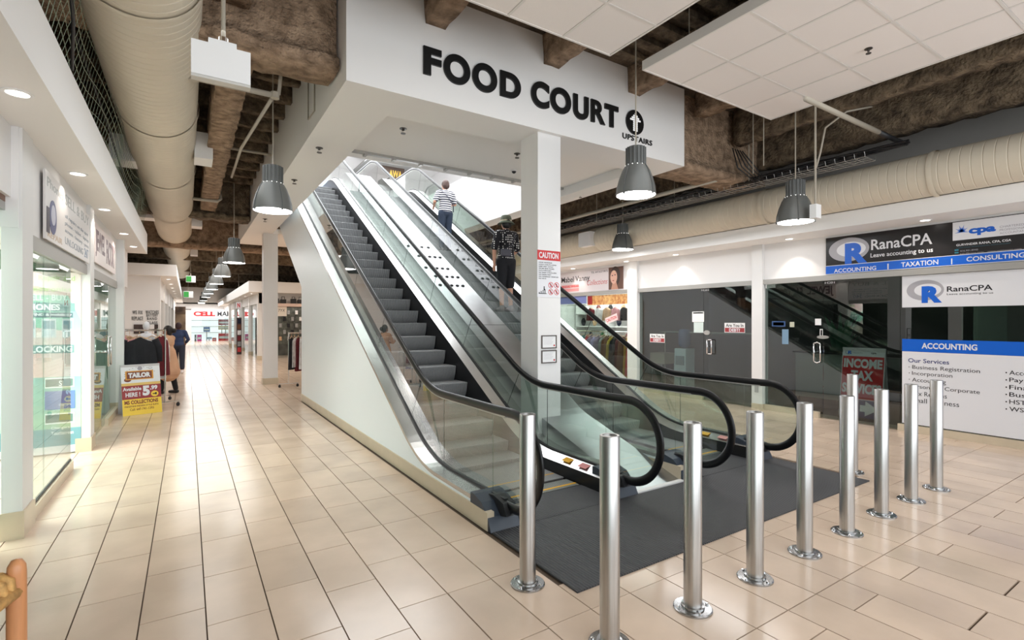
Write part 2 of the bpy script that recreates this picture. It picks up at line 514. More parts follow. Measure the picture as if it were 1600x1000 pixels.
# ================================================================== HEADER AND SOFFIT OVER THE ESCALATORS
ZS = 3.8
hd = MB()
hd.box(1.22, 5.95, 4.68, 4.80, ZS, 4.9)                            # face
hd.box(1.34, 5.83, 4.80, 5.25, ZS, ZS+0.12)
hd.box(1.22, 1.34, 4.80, 16.3, ZS, 4.9)                            # left side face
hd.box(1.34, 1.72, 5.25, 16.3, ZS, ZS+0.12)                        # left soffit strip
hd.box(1.72, 5.83, 13.9, 16.3, ZS, ZS+0.12)
hd.prism([(5.83, ZS), (5.70, ZS+0.05), (5.70, ZS+0.2), (5.83, ZS+0.2)], 5.25, 13.9, 'Y')
hd.box(5.83, 5.95, 4.80, 16.3, ZS, 4.9)
hd.box(1.80, 5.70, 5.35, 7.15, ZS+0.20, ZS+0.28)                   # recessed panel
hd.prism([(5.25, ZS), (5.25, ZS+0.28), (5.35, ZS+0.28), (5.35, ZS+0.20), (5.30, ZS+0.16)], 1.80, 5.70)
hd.box(1.80, 5.70, 7.05, 7.20, ZS+0.28, 5.1)
hd.box(1.80, 5.70, 7.20, 7.95, 4.16, 4.30)
hd.box(1.80, 5.70, 7.85, 7.95, 4.30, 5.1)
hd.box(1.72, 1.80, 5.25, 13.9, ZS, 5.1)
hd.box(5.70, 5.83, 5.25, 13.9, ZS+0.2, 5.1)
hdo = struct(hd.build('ceiling_bulkhead', SOFFIT), 'white bulkhead over the escalators')
# metal track along the far edge of the soffit
tr_ = MB().box(1.80, 5.70, 7.10, 7.16, ZS+0.165, ZS+0.20)
for i in range(9): tr_.box(2.1+0.42*i, 2.14+0.42*i, 7.08, 7.18, ZS+0.14, ZS+0.17)
tr_.build('track_rail', ALU, hdo)
for x in (3.42, 3.58):
    pass

# columns
co = MB().box(3.42, 3.755, 4.74, 5.09, 0.0, ZS).build('column', COLM)
tag(co, 'square white column rising between the two escalators, with caution sign', 'column')
c2 = root('column', (1.76, 14.1, 0), 'square white column at the edge of the long left passage', 'column')
MB().box(1.60, 1.93, 13.95, 14.25, 0.12, ZS).build('shaft', COLM, c2)
MB().box(1.585, 1.945, 13.935, 14.265, 0.0, 0.15).build('base_tile', BASE, c2)

# ================================================================== UPPER LEVEL
up = MB().box(-3, 1.8, 7.3, 26, 5.1, 5.2).box(5.83, 11, 7.3, 26, 5.1, 5.2).box(1.8, 5.83, 14.6, 26, 5.1, 5.2)
struct(up.build('floor_upper', WHITE), 'upper level slab')
struct(MB().box(-3, 11, 7.3, 26, 9.3, 9.4).build('ceiling_upper', WHITE), 'white ceiling of the food court level')
struct(MB().box(-3, 11, 26, 26.1, 5.1, 9.4).build('wall_upper_back', WHITE), 'white wall of the food court level')
struct(MB().box(11, 11.1, 7.3, 26, 5.1, 9.4).build('wall_upper_right', WHITE), 'white wall of the food court level')
struct(MB().box(-3.1, -3, 7.3, 26, 5.1, 9.4).build('wall_upper_left', WHITE), 'white wall of the food court level')
struct(MB().box(-3, 11, 7.2, 7.3, 5.1, 9.4).build('wall_upper_front', WHITE), 'white wall of the food court level')
cu = root('column', (3.3, 21.5, 5.2), 'white pillar upstairs in front of the dark food stall', 'column')
MB().box(3.9, 4.35, 18.8, 19.2, 5.2, 9.3).build('shaft', WHITE, cu)
MB().box(3.86, 4.39, 18.76, 19.24, 5.2, 5.4).build('base_tile', BASE, cu)
GX0, GZ1 = onY(608, 265, 22); GX1, GZ0 = onY(628, 279, 22)
SX0, SZ1 = onY(590, 257, 22); SX1, SZ0 = onY(632, 281, 22)
ks = root('food_stall', (5.0, 22, 5.2), 'dark food stall upstairs with gold letters above its counter', 'stall')
MB().box(SX0, SX1, 22.0, 24.0, SZ0-0.1, SZ1).build('fascia', mat('stall_brown', hexc(74, 58, 48), 0.6), ks)
MB().box(SX0-0.6, SX1+0.2, 21.6, 24.1, SZ1, SZ1+0.1).build('canopy', mat('stall_grey', hexc(130, 130, 128), 0.6), ks)
MB().box(SX0, SX1, 22.2, 22.8, 5.2, 6.3).build('counter', mat('stall_steel', hexc(200, 205, 210), 0.4), ks)
Face((0, 22.0, 0), (1, 0, 0), (0, 0, 1)).text('AWA', mat('gold_letters', hexc(214, 170, 60), 0.4), ks, GX0, GX1, GZ0, GZ1, bold=0.02)
bn = tag(MB().box(2.6, 3.1, 17.0, 17.4, 5.2, 6.15).build('litter_bin', mat('bin_blue', hexc(170, 185, 210), 0.4)), 'pale blue-grey bin standing upstairs beyond the left escalator', 'bin')

# ================================================================== LEFT SIDE OF THE LONG PASSAGE
XL = -1.06
lw = MB()
lw.box(-1.5, XL+0.02, 5.05, 13.0, 2.28, 3.02)        # fascia above the glass
lw.box(-1.5, XL-0.02, -3.2, 5.05, 2.5, 3.02)
OWN = {}
lwo = struct(lw.build('wall_left', WHITE), 'white fascia over the left shopfronts')
lb = MB().box(-2.4, -0.80, -3.2, 13.12, 3.02, 3.10).box(-0.80, -0.72, -3.2, 13.2, 3.02, 3.44).box(-2.4, -0.80, 13.12, 13.2, 3.02, 3.44).box(-2.4, -0.80, -3.2, 13.12, 3.40, 3.44)
lbo = struct(lb.build('ceiling_soffit_left', SOFFIT), 'white soffit over the left shopfronts')
def pillar(x0, x1, y0, y1, z1, label, bh=0.17, e=0.012):
    r = bpy.data.objects.new('pilaster', None); COL.objects.link(r); r.location = ((x0+x1)/2, (y0+y1)/2, 0)
    r.parent = {0: lwo, 1: OWN.get('fl'), 2: OWN.get('fr'), 3: OWN.get('rw')}[0 if x0 < -1 and y0 < 12 else 3 if x0 > 8 else 1 if x0 < 0 else 2]
    MB().box(x0, x1, y0, y1, bh, z1).build('shaft', COLM, r)
    MB().box(x0-e, x1+e, y0-e, y1+e, 0, bh).build('base_tile', BASE, r)
    return r
pillar(-1.135, -1.02, 5.06, 5.36, 3.02, 'nearest white pilaster at the left edge, with a tiled foot', 0.2)
pillar(-1.13, -1.0, 7.98, 8.28, 3.02, 'white pilaster beside the phone repair poster, lit at its top')
pillar(-1.13, -0.94, 11.12, 11.30, 3.02, 'white pilaster right behind the yellow tailor board')
# shopfront glazing left: one pane with a sill, an open stretch with poster panel, a glass door
sf = root('shopfront', (XL, 6.4, 0), 'left glass shopfront with phone repair lettering under the pale sign', 'shopfront')
MB().box(XL-0.04, XL+0.03, 5.37, 7.97, 2.16, 2.28).build('head_frame', ALU, sf)
MB().box(XL-0.03, XL+0.03, 5.37, 7.10, 0.0, 0.10).build('sill', BASE, sf)
for a, b in ((5.37, 5.92), (5.926, 7.10)):
    MB().box(XL-0.006, XL+0.006, a, b, 0.11, 2.16).build('pane', SGLASS, sf)
MB().box(XL-0.012, XL+0.012, 5.37, 7.10, 0.10, 0.118).build('bottom_track', BLACKM, sf)
# near dark-green glass at the extreme left
nf = root('shopfront', (XL, 3, 0), 'pale green glass at the extreme left edge below wooden slats', 'shopfront')
MB().box(XL-0.10, XL-0.09, -2.5, 5.05, 0.1, 2.4).build('pane', SGLASS, nf)
MB().box(XL-0.14, XL-0.05, -2.5, 5.05, 2.4, 2.5).build('head_frame', ALU, nf)
sl = root('slat_sign', (XL-0.05, 4.95, 2.4), 'brown wooden slats fixed high at the left edge', 'sign')
for i, z in enumerate((2.86, 2.74, 2.62, 2.46)):
    MB().box(XL-0.09, XL-0.045, 3.9, 5.03, z, z+(0.05 if i < 3 else 0.1)).build('slat', WOOD, sl)
# left shop interior
ls = MB().box(-4.0, -3.9, 4.8, 11.0, 0, 3.0).box(-4, -1.14, 11.12, 11.2, 0, 3.0).box(-4, -1.2, 4.75, 4.85, 0, 3.0).box(-4, -1.14, 4.8, 11.0, 2.98, 3.02)
struct(ls.build('wall_left_shop', mat('mint_wall', hexc(190, 214, 196), 0.7)), 'pale green walls inside the phone shop')

dr = root('glass_door', (XL, 9.5, 0), 'second left glass shopfront with a square steel pull handle', 'door')
MB().box(XL+0.0, XL+0.010, 8.30, 9.72, 0.03, 2.16).build('pane', SGLASS, dr)
MB().box(XL+0.0, XL+0.010, 9.73, 11.1, 0.12, 2.16).build('pane', SGLASS, dr)
MB().box(XL-0.05, XL+0.05, 9.73, 11.1, 0.0, 0.11).build('sill', BASE, dr)
MB().box(XL-0.04, XL+0.03, 8.28, 11.1, 2.16, 2.28).build('head_frame', ALU, dr)
hp = [(XL+0.01, 9.30, 0.98), (XL+0.09, 9.30, 0.98), (XL+0.09, 9.30, 1.33), (XL+0.01, 9.30, 1.33)]
hm = MB()
for yy in (9.22, 9.52): hm.tube([(XL+0.10, yy, 0.95), (XL+0.10, yy, 1.36)], 0.013)
for zz in (0.95, 1.36): hm.tube([(XL+0.10, 9.22, zz), (XL+0.10, 9.52, zz)], 0.013)
for yy in (9.22, 9.52): hm.tube([(XL+0.0, yy, 1.15), (XL+0.10, yy, 1.15)], 0.01)
hm.build('handle', CHROME, dr, smooth=True)

# end wall of the kiosk recess, with letters; passage wall beyond it
we = MB().box(-3.6, -0.70, 18.7, 18.85, 0, 3.0).box(-3.6, -3.5, 11.1, 18.7, 0, 4.9)
weo = struct(we.build('wall_kiosk', COLM), 'white wall facing the camera at the end of the clothing recess')
FW = Face((0, 18.7, 0), (1, 0, 0), (0, 0, 1))
wt = root('wall_lettering', (-1.5, 18.7, 2), 'black capital letters WE FIX REPLACE on the white recess wall', 'sign')
for s_, px0, px1, py0, py1 in (('WE FIX', 207, 223, 491, 485.5), ('REPLACE', 206, 223.5, 500.5, 494.5), ('WATCHES', 227.5, 248, 490.5, 485), ('BATTERY', 229, 246.5, 494.8, 490.6), ('BAND', 230, 245.5, 500, 496), ('GLASS', 229.8, 246, 506.5, 502)):
    xa, zb = onY(px0, py0, 18.7); xb, zt = onY(px1, py1, 18.7)
    FW.text(s_, BLACKP, wt, xa, xb, zb, zt, bold=0.004, ext=0.01, space=1.25)
pb = root('photo_board', (-1.4, 18.6, 1.4), 'dark photo board on the recess wall under the black letters', 'poster')
xa, zt = onY(209, 507, 18.68); xb, zb = onY(247, 521, 18.68)
Face((0, 18.68, 0), (1, 0, 0), (0, 0, 1)).rect(MB(), xa, xb, zb, zt, 0, 0.03).build('board', mat('photo_dark', hexc(70, 50, 45), 0.5, col2=hexc(20, 16, 18), scale=6), pb)
Face((0, 18.68, 0), (1, 0, 0), (0, 0, 1)).rect(MB(), xa+0.35, xa+0.5, zb, zt, 0.03, 0.035).build('divider', WHITE, pb)

# far left bulkhead and shopfront run
b2 = MB().box(-3.5, -0.36, 18.5, 46, 2.95, 3.02).box(-0.36, -0.28, 18.4, 46, 2.95, 3.3).box(-3.5, -0.36, 18.4, 18.5, 2.95, 3.3).box(-3.5, -0.36, 18.5, 46, 3.25, 3.3)
struct(b2.build('ceiling_soffit_far_left', SOFFIT), 'white soffit over the far left shopfronts')
fw = MB().box(-0.82, -0.74, 18.85, 46, 2.3, 2.95)
OWN['fl'] = struct(fw.build('wall_far_left', WHITE), 'white fascia over the far left shopfronts')
for i, y in enumerate((19.0, 22.5, 26.5, 31, 36, 41)):
    pillar(-0.86, -0.70, y, y+0.35, 2.95, ['white pilaster directly right of the lettered recess wall', 'second white pilaster of the far left passage wall', 'third white pilaster of the far left passage wall', 'fourth white pilaster of the far left passage wall', 'fifth white pilaster of the far left passage wall', 'farthest white pilaster of the left passage wall'][i])
gl = struct(MB().box(-0.80, -0.78, 19.3, 46, 0.0, 2.3).build('window_1', SGLASS), 'glass fronts along the far left')
struct(MB().box(-3.0, -2.9, 19, 46, 0, 3).build('wall_far_left_shops', mat('far_shop_wall', hexc(196, 168, 140), 0.8, col2=hexc(90, 74, 62), scale=1.2)), 'shop interiors along the far left')

# right of the passage: shop block whose front faces the camera
XB, YB = 2.0, 22.0
rbk = MB().box(XB+0.1, 9.2, YB, YB+0.1, 2.72, 3.15).box(XB, XB+0.1, YB, 46, 2.72, 3.15).box(XB+0.1, 9.2, YB+0.1, 46, 2.72, 2.80).box(XB+0.1, 9.2, YB+0.1, 46, 3.1, 3.15)
struct(rbk.build('ceiling_soffit_far_right', SOFFIT), 'white bulkhead of the far right shop block')
OWN['fr'] = struct(MB().box(2.42, 2.5, 22.6, 46, 2.3, 2.72).box(2.42, 9.2, 22.6, 22.7, 2.3, 2.72).build('wall_far_right', WHITE), 'fascia of the far right shop block')
for i, y in enumerate((22.6, 26.0, 30.0, 34.5, 39.5)):
    pillar(2.38, 2.56, y, y+0.35, 2.72, ['corner pilaster of the far right shop block', 'second pilaster of the far right shop block', 'third pilaster of the far right shop block', 'fourth pilaster of the far right shop block', 'farthest pilaster of the far right shop block'][i])
struct(MB().box(2.46, 2.48, 22.9, 46, 0, 2.3).build('window_2', SGLASS), 'glass fronts along the far right')
struct(MB().box(2.6, 9.0, 25.2, 25.3, 0, 2.7).box(4.9, 5.0, 25.3, 46, 0, 2.7).build('wall_far_right_shops', mat('far_shop_wall2', hexc(120, 116, 108), 0.8, col2=hexc(60, 60, 56), scale=2.5)), 'shop interiors in the far right block')

# far end: CELL MART front
ew = MB().box(-3, 9, 46.0, 46.1, 2.45, 5.0).box(-3, 0.25, 46.0, 46.1, 0, 2.5).box(3.7, 9, 46.0, 46.1, 0, 2.5)
struct(ew.build('wall_end', WHITE), 'white wall closing the far end of the passage')
struct(MB().box(-3, 9, 48.9, 49, 0, 5).box(-3, 9, 46, 49, 2.9, 3.0).build('wall_end_shop', WHITE), 'bright interior of the far phone shop')

# ================================================================== RIGHT SIDE: storefront wall X = 8.75
XR = 8.75
rw = MB().box(XR-0.02, XR+0.12, -3.2, 13.5, 2.33, 3.0).box(XR, XR+0.1, 13.4, 22, 0, 3.0)
rwo = OWN['rw'] = struct(rw.build('wall_right', WHITE), 'white fascia over the right shopfronts')
rs = MB().box(8.13, XR-0.02, -3.2, 16, 2.97, 3.03).box(8.05, 8.13, -3.2, 16, 2.97, 3.19).box(8.13, XR+0.4, -3.2, 16, 3.15, 3.19)
struct(rs.build('ceiling_soffit_right', SOFFIT), 'white soffit over the right shopfronts')
struct(MB().box(9.1, 9.2, -3.2, 48, 3.19, 5.0).build('wall_right_upper', GREYW), 'grey wall above the right soffit')
struct(MB().box(-4, -3.9, -3.2, 48, 0, 5.0).build('wall_left_upper', GREYW), 'dark wall far behind the left duct')
pr1 = pillar(XR-0.09, XR+0.1, 5.13, 5.33, 2.97, 'white pilaster between the two dark glass shopfronts', 0.1, 0.004)
MB().box(XR-0.098, XR-0.09, 5.20, 5.27, 0.30, 0.42).build('socket_plate', mat('plate_grey', hexc(170, 170, 170), 0.4), pr1)
pillar(XR-0.09, XR+0.1, 8.12, 8.42, 2.97, 'white pilaster right of the bright clothing shop', 0.1, 0.004)
pillar(XR-0.09, XR+0.1, 12.6, 12.9, 2.97, 'white pilaster on the far side of the clothing shop', 0.1, 0.004)
# rooms behind the glass
rm = MB().box(11.4, 11.5, -3.2, 8.2, 0, 3).box(XR+0.05, 11.4, 5.2, 5.25, 0, 3).box(XR+0.05, 11.4, 8.2, 8.3, 0, 3).box(XR+0.1, 11.4, -3.2, 8.2, 2.95, 3.0).box(XR+0.05, 11.4, -3.2, -3.1, 0, 3)
struct(rm.build('wall_dark_rooms', DARKR), 'unlit rooms behind the right glass fronts')
rm2 = MB().box(11.1, 11.2, 8.3, 12.9, 0, 3).box(XR+0.1, 11.1, 12.8, 12.9, 0, 3).box(XR+0.1, 11.1, 8.3, 8.35, 0, 3).box(XR+0.1, 11.1, 8.3, 12.9, 2.9, 3.0)
struct(rm2.build('wall_clothing_shop', WHITE), 'bright white room of the clothing shop')
# ================================================================== ESCALATORS
SL = 0.5773


def ramp(Y, low, shift, high, wl=0.42, wh=0.42):
    base = SL*(Y-4.74)+shift
    y1 = 4.74+(low-shift)/SL; y2 = 4.74+(high-shift)/SL
    if Y <= y1-wl: return low
    if Y < y1+wl: return low + SL/(4*wl)*(Y-(y1-wl))**2
    if Y <= y2-wh: return base
    if Y < y2+wh: return high - SL/(4*wh)*((y2+wh)-Y)**2
    return high


def deckz(Y): return ramp(Y, 0.20, 0.24, 5.45)
def railz(Y): return ramp(Y, 0.885, 0.865, 6.05, 0.34, 0.45)
def nosz(Y): return ramp(Y, 0.02, 0.0, 5.18, 0.5, 0.5)


def frange(a, b, s):
    n = max(1, int(round((b-a)/s))); return [a+(b-a)*i/n for i in range(n+1)]


YS = frange(3.3, 4.0, 0.14) + frange(4.1, 5.3, 0.1) + frange(5.8, 13.2, 0.74) + frange(13.4, 14.6, 0.1) + [15.6]


def escalator(X0, X1, label, left_wall_visible):
    r = root('escalator', ((X0+X1)/2, 3.3, 0), label, 'escalator')
    xa, xb = X0+0.16, X1-0.16            # handrail centre lines
    sk0, sk1 = X0+0.28, X1-0.28          # skirt faces
    # truss cladding: side walls following the deck, cut off vertically at the far end
    for (w0, w1) in ((X0, X0+0.05), (X1-0.05, X1)):
        poly = [(y, deckz(y)-0.012) for y in YS if y > 3.41]
        low = [(15.6, 4.6), (14.2, 4.27), (10.75, 2.27), (10.75, 0.14 if w0 == X0 else 0.0), (3.42, 0.14 if w0 == X0 else 0.0)]
        MB().prism(poly + low, w0, w1).build('side_cladding', WALLW, r)
    MB().box(X0-0.012, X0+0.05, 3.30, 10.75, 0.0, 0.14).build('base_tile', BASE, r)
    MB().prism([(10.70, 0.0), (10.80, 0.0), (10.80, 2.2), (14.2, 4.2), (15.6, 4.5), (15.6, 4.6), (14.2, 4.3), (10.7, 2.3)], X0+0.05, X1-0.05).build('underside_panel', WALLW, r)
    # decks (outer, inner) as bent sheets either side of each glass line
    for side, (o0, o1, i0, i1) in (('l', (X0-0.004, xa-0.018, xa+0.018, sk0)), ('r', (xb+0.018, X1+0.004, sk1, xb-0.018))):
        MB().prism([(y, deckz(y)) for y in YS if y > 3.41] + [(y, deckz(y)-0.035) for y in YS[::-1] if y > 3.41], o0, o1).build('outer_deck', DECKS, r)
        m = MB(); n = len(YS)
        # inner deck slopes down to the skirt
        for y in YS:
            zi = deckz(y)
            if side == 'l': m.v += [(i0, y, zi), (i1, y, zi-0.06)]
            else: m.v += [(i0, y, zi-0.06), (i1, y, zi)]
        for i in range(n-1): m.f.append((2*i, 2*i+1, 2*i+3, 2*i+2))
        m.build('inner_deck', DECKS, r, smooth=True)
        xs_ = sk0 if side == 'l' else sk1
        MB().prism([(y, deckz(y)-0.06) for y in YS] + [(y, max(nosz(y)-0.35, -0.005) if y < 5 else nosz(y)-0.35) for y in YS[::-1]], min(xs_, xs_ + (-0.012 if side == 'l' else 0.012)), max(xs_, xs_ + (-0.012 if side == 'l' else 0.012))).build('skirt_panel', SKIRT, r)
        # gasket at the foot of the glass
        xg = xa if side == 'l' else xb
        MB().prism([(y, deckz(y)+0.018) for y in YS] + [(y, deckz(y)-0.01) for y in YS[::-1]], xg-0.018, xg+0.018).build('gasket', BLACKM, r)
        # glass panels
        cuts = [3.50, 4.42, 5.25] + [5.25+1.18*i for i in range(1, 8)] + [14.6, 15.6]
        for a, b in zip(cuts[:-1], cuts[1:]):
            ys = frange(a+0.004, b-0.004, 0.12)
            lo = [(y, deckz(y)+0.01) for y in ys]; hi = []
            for y in ys:
                sl = (railz(y+0.05)-railz(y-0.05))/0.1/SL
                yt = y - 0.28*min(1, max(0, sl))*(1 if 5.0 < y < 13.6 else 0)
                hi.append((yt, railz(yt)-0.02))
            MB().prism(lo + hi[::-1], xg-0.006, xg+0.006).build('glass_panel', EGLASS, r)
            if 3.6 < a < 14:
                ja, jb = lo[0], hi[0]
                MB().tube([(xg, ja[0]-0.003, ja[1]), (xg, jb[0]-0.003, jb[1])], 0.0035, 6, up=(1, 0, 0)).build('glass_joint', BLACKM, r)
        # newel glass, rounded
        pts = [(3.50, 0.21)]
        cy_, cz_, R_ = 3.21, 0.53, 0.335
        for i in range(0, 15):
            t = math.radians(-90 - 180*i/14); pts.append((cy_+R_*math.cos(t), cz_+R_*math.sin(t)))
        pts.append((3.50, 0.865))
        MB().prism(pts, xg-0.006, xg+0.006).build('newel_glass', EGLASS, r)
        # handrail: one black loop
        path = [(3.66, 0.145), (3.50, 0.155), (3.35, 0.165)]
        for i in range(0, 29):
            t = math.radians(-90 - 180*i/28); path.append((cy_+0.36*math.cos(t), cz_+0.36*math.sin(t)))
        for y in YS:
            if y > 3.3: path.append((y, railz(y)))
        for i in range(1, 12):
            t = math.radians(90 - 180*i/11); path.append((15.6+0.35*math.cos(t), 5.70+0.35*math.sin(t)))
        path.append((15.3, 5.35))
        MB().tube([(xg, y, z) for y, z in path], 0.040, 12, ry=0.020, up=(1, 0, 0)).build('handrail', RUBBER, r, smooth=True)
        gp = path[2:]
        MB().tube([(xg, y, z) for y, z in [(p[0], p[1]-0.0) for p in path[6:6+40]]], 0.012, 6, ry=0.012, up=(1, 0, 0))
        MB().prism([(y, railz(y)-0.016) for y in YS] + [(y, railz(y)-0.040) for y in YS[::-1]], xg-0.013, xg+0.013).build('rail_guide', ALU, r)
        # inlet cap at the foot of the newel
        ox0, ox1 = (X0-0.006, xa+0.10) if side == 'l' else (xb-0.10, X1+0.006)
        MB().prism([(3.25, 0.0), (3.30, 0.10), (3.40, 0.19), (3.52, 0.222), (3.58, 0.222), (3.58, 0.0)], ox0, ox1).build('newel_cap', CAPGREY, r)
        MB().prism([(3.21, 0.115), (3.27, 0.10), (3.42, 0.09), (3.50, 0.21), (3.40, 0.225), (3.26, 0.20)], xg-0.055, xg+0.055).build('handrail_inlet', BLACKM, r)
    # landing plate, comb and steps
    MB().box(sk0, sk1, 3.245, 3.72, 0.0, 0.012).build('landing_plate', MATT, r)
    MB().box(sk0+0.02, sk1-0.02, 3.72, 3.92, 0.0, 0.018).build('comb_plate', LAND, r)
    MB().box(sk0+0.02, sk1-0.02, 3.765, 3.79, 0.018, 0.020).build('comb_stripe', YELLOW, r)
    MB().box(sk0+0.02, sk1-0.02, 4.12, 4.135, 0.021, 0.0225).build('step_stripe', YELLOW, r)
    # one step: tread with nosing, bulged cleated riser
    pr = [(0.0, 0.0), (0.3465, 0.0), (0.3465, -0.03), (0.10, -0.03)]
    for i in range(9):
        t = i/8.0; pr.append((0.055+0.035*math.sin(math.pi*(t+0.1)/1.2)*0 - 0.035*math.sin(math.pi*min(1, (1-t)*1.0))*0 + 0.03*(1-t)**2, -0.215*(1-t)))
    pr = [(0.0, 0.0), (0.35, 0.0), (0.35, -0.22), (0.075, -0.215), (0.045, -0.17), (0.022, -0.12), (0.008, -0.07), (0.0, -0.03), (-0.004, -0.015)]
    sm = None; j = 0
    rr = root('steps_tmp', (0, 0, 0), 'x', 'x')
    for j in range(-6, 26):
        Yk = 6.06+0.3465*j; zk = nosz(Yk+0.0)
        if Yk > 15: break
        if sm is None:
            o = MB().prism([(a, b) for a, b in pr], -(sk1-sk0)/2+0.006, (sk1-sk0)/2-0.006).build('step', STEPM); sm = o.data
        else:
            o = bpy.data.objects.new('step', sm); COL.objects.link(o)
        o.parent = r; o.location = (0, Yk-3.3, zk)
        if nosz(Yk) < 0.05: o.scale = (1, 1, 0.3)
    bpy.data.objects.remove(rr)
    return r


E1 = escalator(1.92, 3.48, 'left escalator with empty grey steps beside the white side wall', True)
E2 = escalator(4.15, 5.70, 'right escalator carrying two people up to the food court', False)

# stickers on the inner face of the outer decks
for (E, X) in ((E1, 3.2), (E2, 5.42)):
    f = Face((X, 3.9, 0), (0, -1, 0), (0, 0, 1))
    m_ = MB(); m_.v = [(X+0.02, 4.05, 0.171), (X+0.02, 3.93, 0.171), (X+0.11, 3.93, 0.199), (X+0.11, 4.05, 0.199)]; m_.f = [(0, 1, 2, 3)]
    m_.build('warning_sticker', YELLOW, E)
    m_ = MB(); m_.v = [(X+0.02, 3.80, 0.171), (X+0.02, 3.68, 0.171), (X+0.11, 3.68, 0.199), (X+0.11, 3.80, 0.199)]; m_.f = [(0, 1, 2, 3)]
    m_.build('notice_sticker', mat('sticker_pink', hexc(226, 150, 150), 0.4), E)

# polished sheet between the escalators
def sheetz(Y):
    if Y < 4.45: return 0.0 + (Y-3.29)*0.32
    y1 = 4.45; z1 = (y1-3.29)*0.32
    a = SL*(Y-4.74)+0.46
    if Y < 5.0:
        t = (Y-4.45)/0.55; zl = z1+(Y-4.45)*0.32; return zl*(1-t*t)+ (SL*(Y-4.74)+0.46)*t*t
    return min(a, 5.5)
ms = root('median_sheet', (3.81, 3.3, 0), 'polished steel sheet sloping up between the two escalators', 'metal sheet')
YM = frange(3.31, 5.2, 0.12) + frange(5.4, 13.2, 0.6) + [13.45, 13.8]
prof = [(y, sheetz(y)) for y in YM]
MB().prism(prof + [(13.8, 4.7), (13.4, 4.6), (10.7, 2.3), (10.7, 0.0), (3.31, 0.0)], 3.485, 4.145).build('sheet', SHEET, ms)
MB().box(3.485, 4.145, 3.26, 3.31, 0.0, 0.016).build('edge_strip', mat('white_edge', hexc(228, 228, 226), 0.4), ms)
studm = None
for ri, (Yr, nst) in enumerate(((7.75, 5), (8.05, 5), (8.35, 5), (8.8, 5), (9.2, 4))):
    for i in range(nst):
        x = 3.57+0.48*(i+0.5*(ri % 2))/(nst-0.5)
        if studm is None:
            mb = MB(); mb.lathe([(0.032, 0), (0.030, 0.012), (0.012, 0.022)], (0, 0, 0), 12); o = mb.build('stud', BLACKM); o.parent = ms; studm = o.data
        else:
            o = bpy.data.objects.new('stud', studm); COL.objects.link(o); o.parent = ms
        o.location = (x-3.81, Yr-3.3, sheetz(Yr)+0.001); o.rotation_euler = (math.radians(30), 0, 0)
for Yr in (6.6, 9.9, 12.0):
    MB().prism([(Yr, sheetz(Yr)+0.0015), (Yr+0.006, sheetz(Yr+0.006)+0.0015), (Yr+0.006, sheetz(Yr)-0.01), (Yr, sheetz(Yr)-0.01)], 3.49, 4.14).build('sheet_seam', BLACKM, ms)

# entrance mat
mt = tag(MB().box(1.92, 5.70, 2.265, 3.24, 0.0, 0.010).build('entrance_mat', MATT), 'wide dark grey ribbed mat in front of both escalators', 'mat')

# ================================================================== BOLLARDS
def make_bollard():
    r = root('bollard', (0, 0, 0), 'x', 'bollard', 'steel bollards around the escalator landing')
    o = MB().lathe([(0.0495, 0.012), (0.0495, 1.03), (0.047, 1.034), (0.036, 1.034), (0.036, 1.026), (0.0, 1.026)], n=32, cap=False).build('post', STEEL, r, smooth=True); shade_auto(o)
    o = MB().lathe([(0.105, 0.0), (0.105, 0.008), (0.100, 0.013), (0.064, 0.014), (0.062, 0.024), (0.05, 0.026)], n=32, cap=False).build('base_flange', mat('flange_steel', (0.42, 0.42, 0.42), 0.2, 1.0), r, smooth=True); shade_auto(o)
    for k in range(4):
        a = math.radians(45+90*k)
        MB().lathe([(0.009, 0.013), (0.009, 0.021), (0.005, 0.024)], (0.084*math.cos(a), 0.084*math.sin(a), 0), 8).build('bolt', CHROME, r)
    return r
bp = make_bollard(); KIDS[bp.name] = list(bp.children)
BL = [((1.755, 1.825), 'steel bollard cut off by the bottom edge of the picture'),
      ((2.36, 1.80), 'bollard second in the front row, its round foot right above the bottom edge'),
      ((2.96, 1.80), 'bollard third in the front row, standing before the mat'),
      ((3.57, 1.81), 'bollard fourth in the front row, just before the end of the far newel'),
      ((4.18, 1.81), 'bollard fifth in the front row, before the left edge of the red tax board'),
      ((4.81, 1.825), 'bollard sixth in the front row, before the right edge of the red tax board'),
      ((5.41, 1.825), 'bollard seventh in the row, before the left edge of the white services panel'),
      ((5.985, 1.82), 'last bollard of the row, before the white services panel'),
      ((1.735, 2.51), 'lone bollard beside the left escalator newel, left of the mat'),
      ((5.895, 2.50), 'lone bollard behind the row at the right corner of the mat')]
for i, ((x, y), lab) in enumerate(BL):
    o = bp if i == 0 else copy_tree(bp)
    o.location = (x, y, 0); o['label'] = lab; o.rotation_euler = (0, 0, 0.35*i)
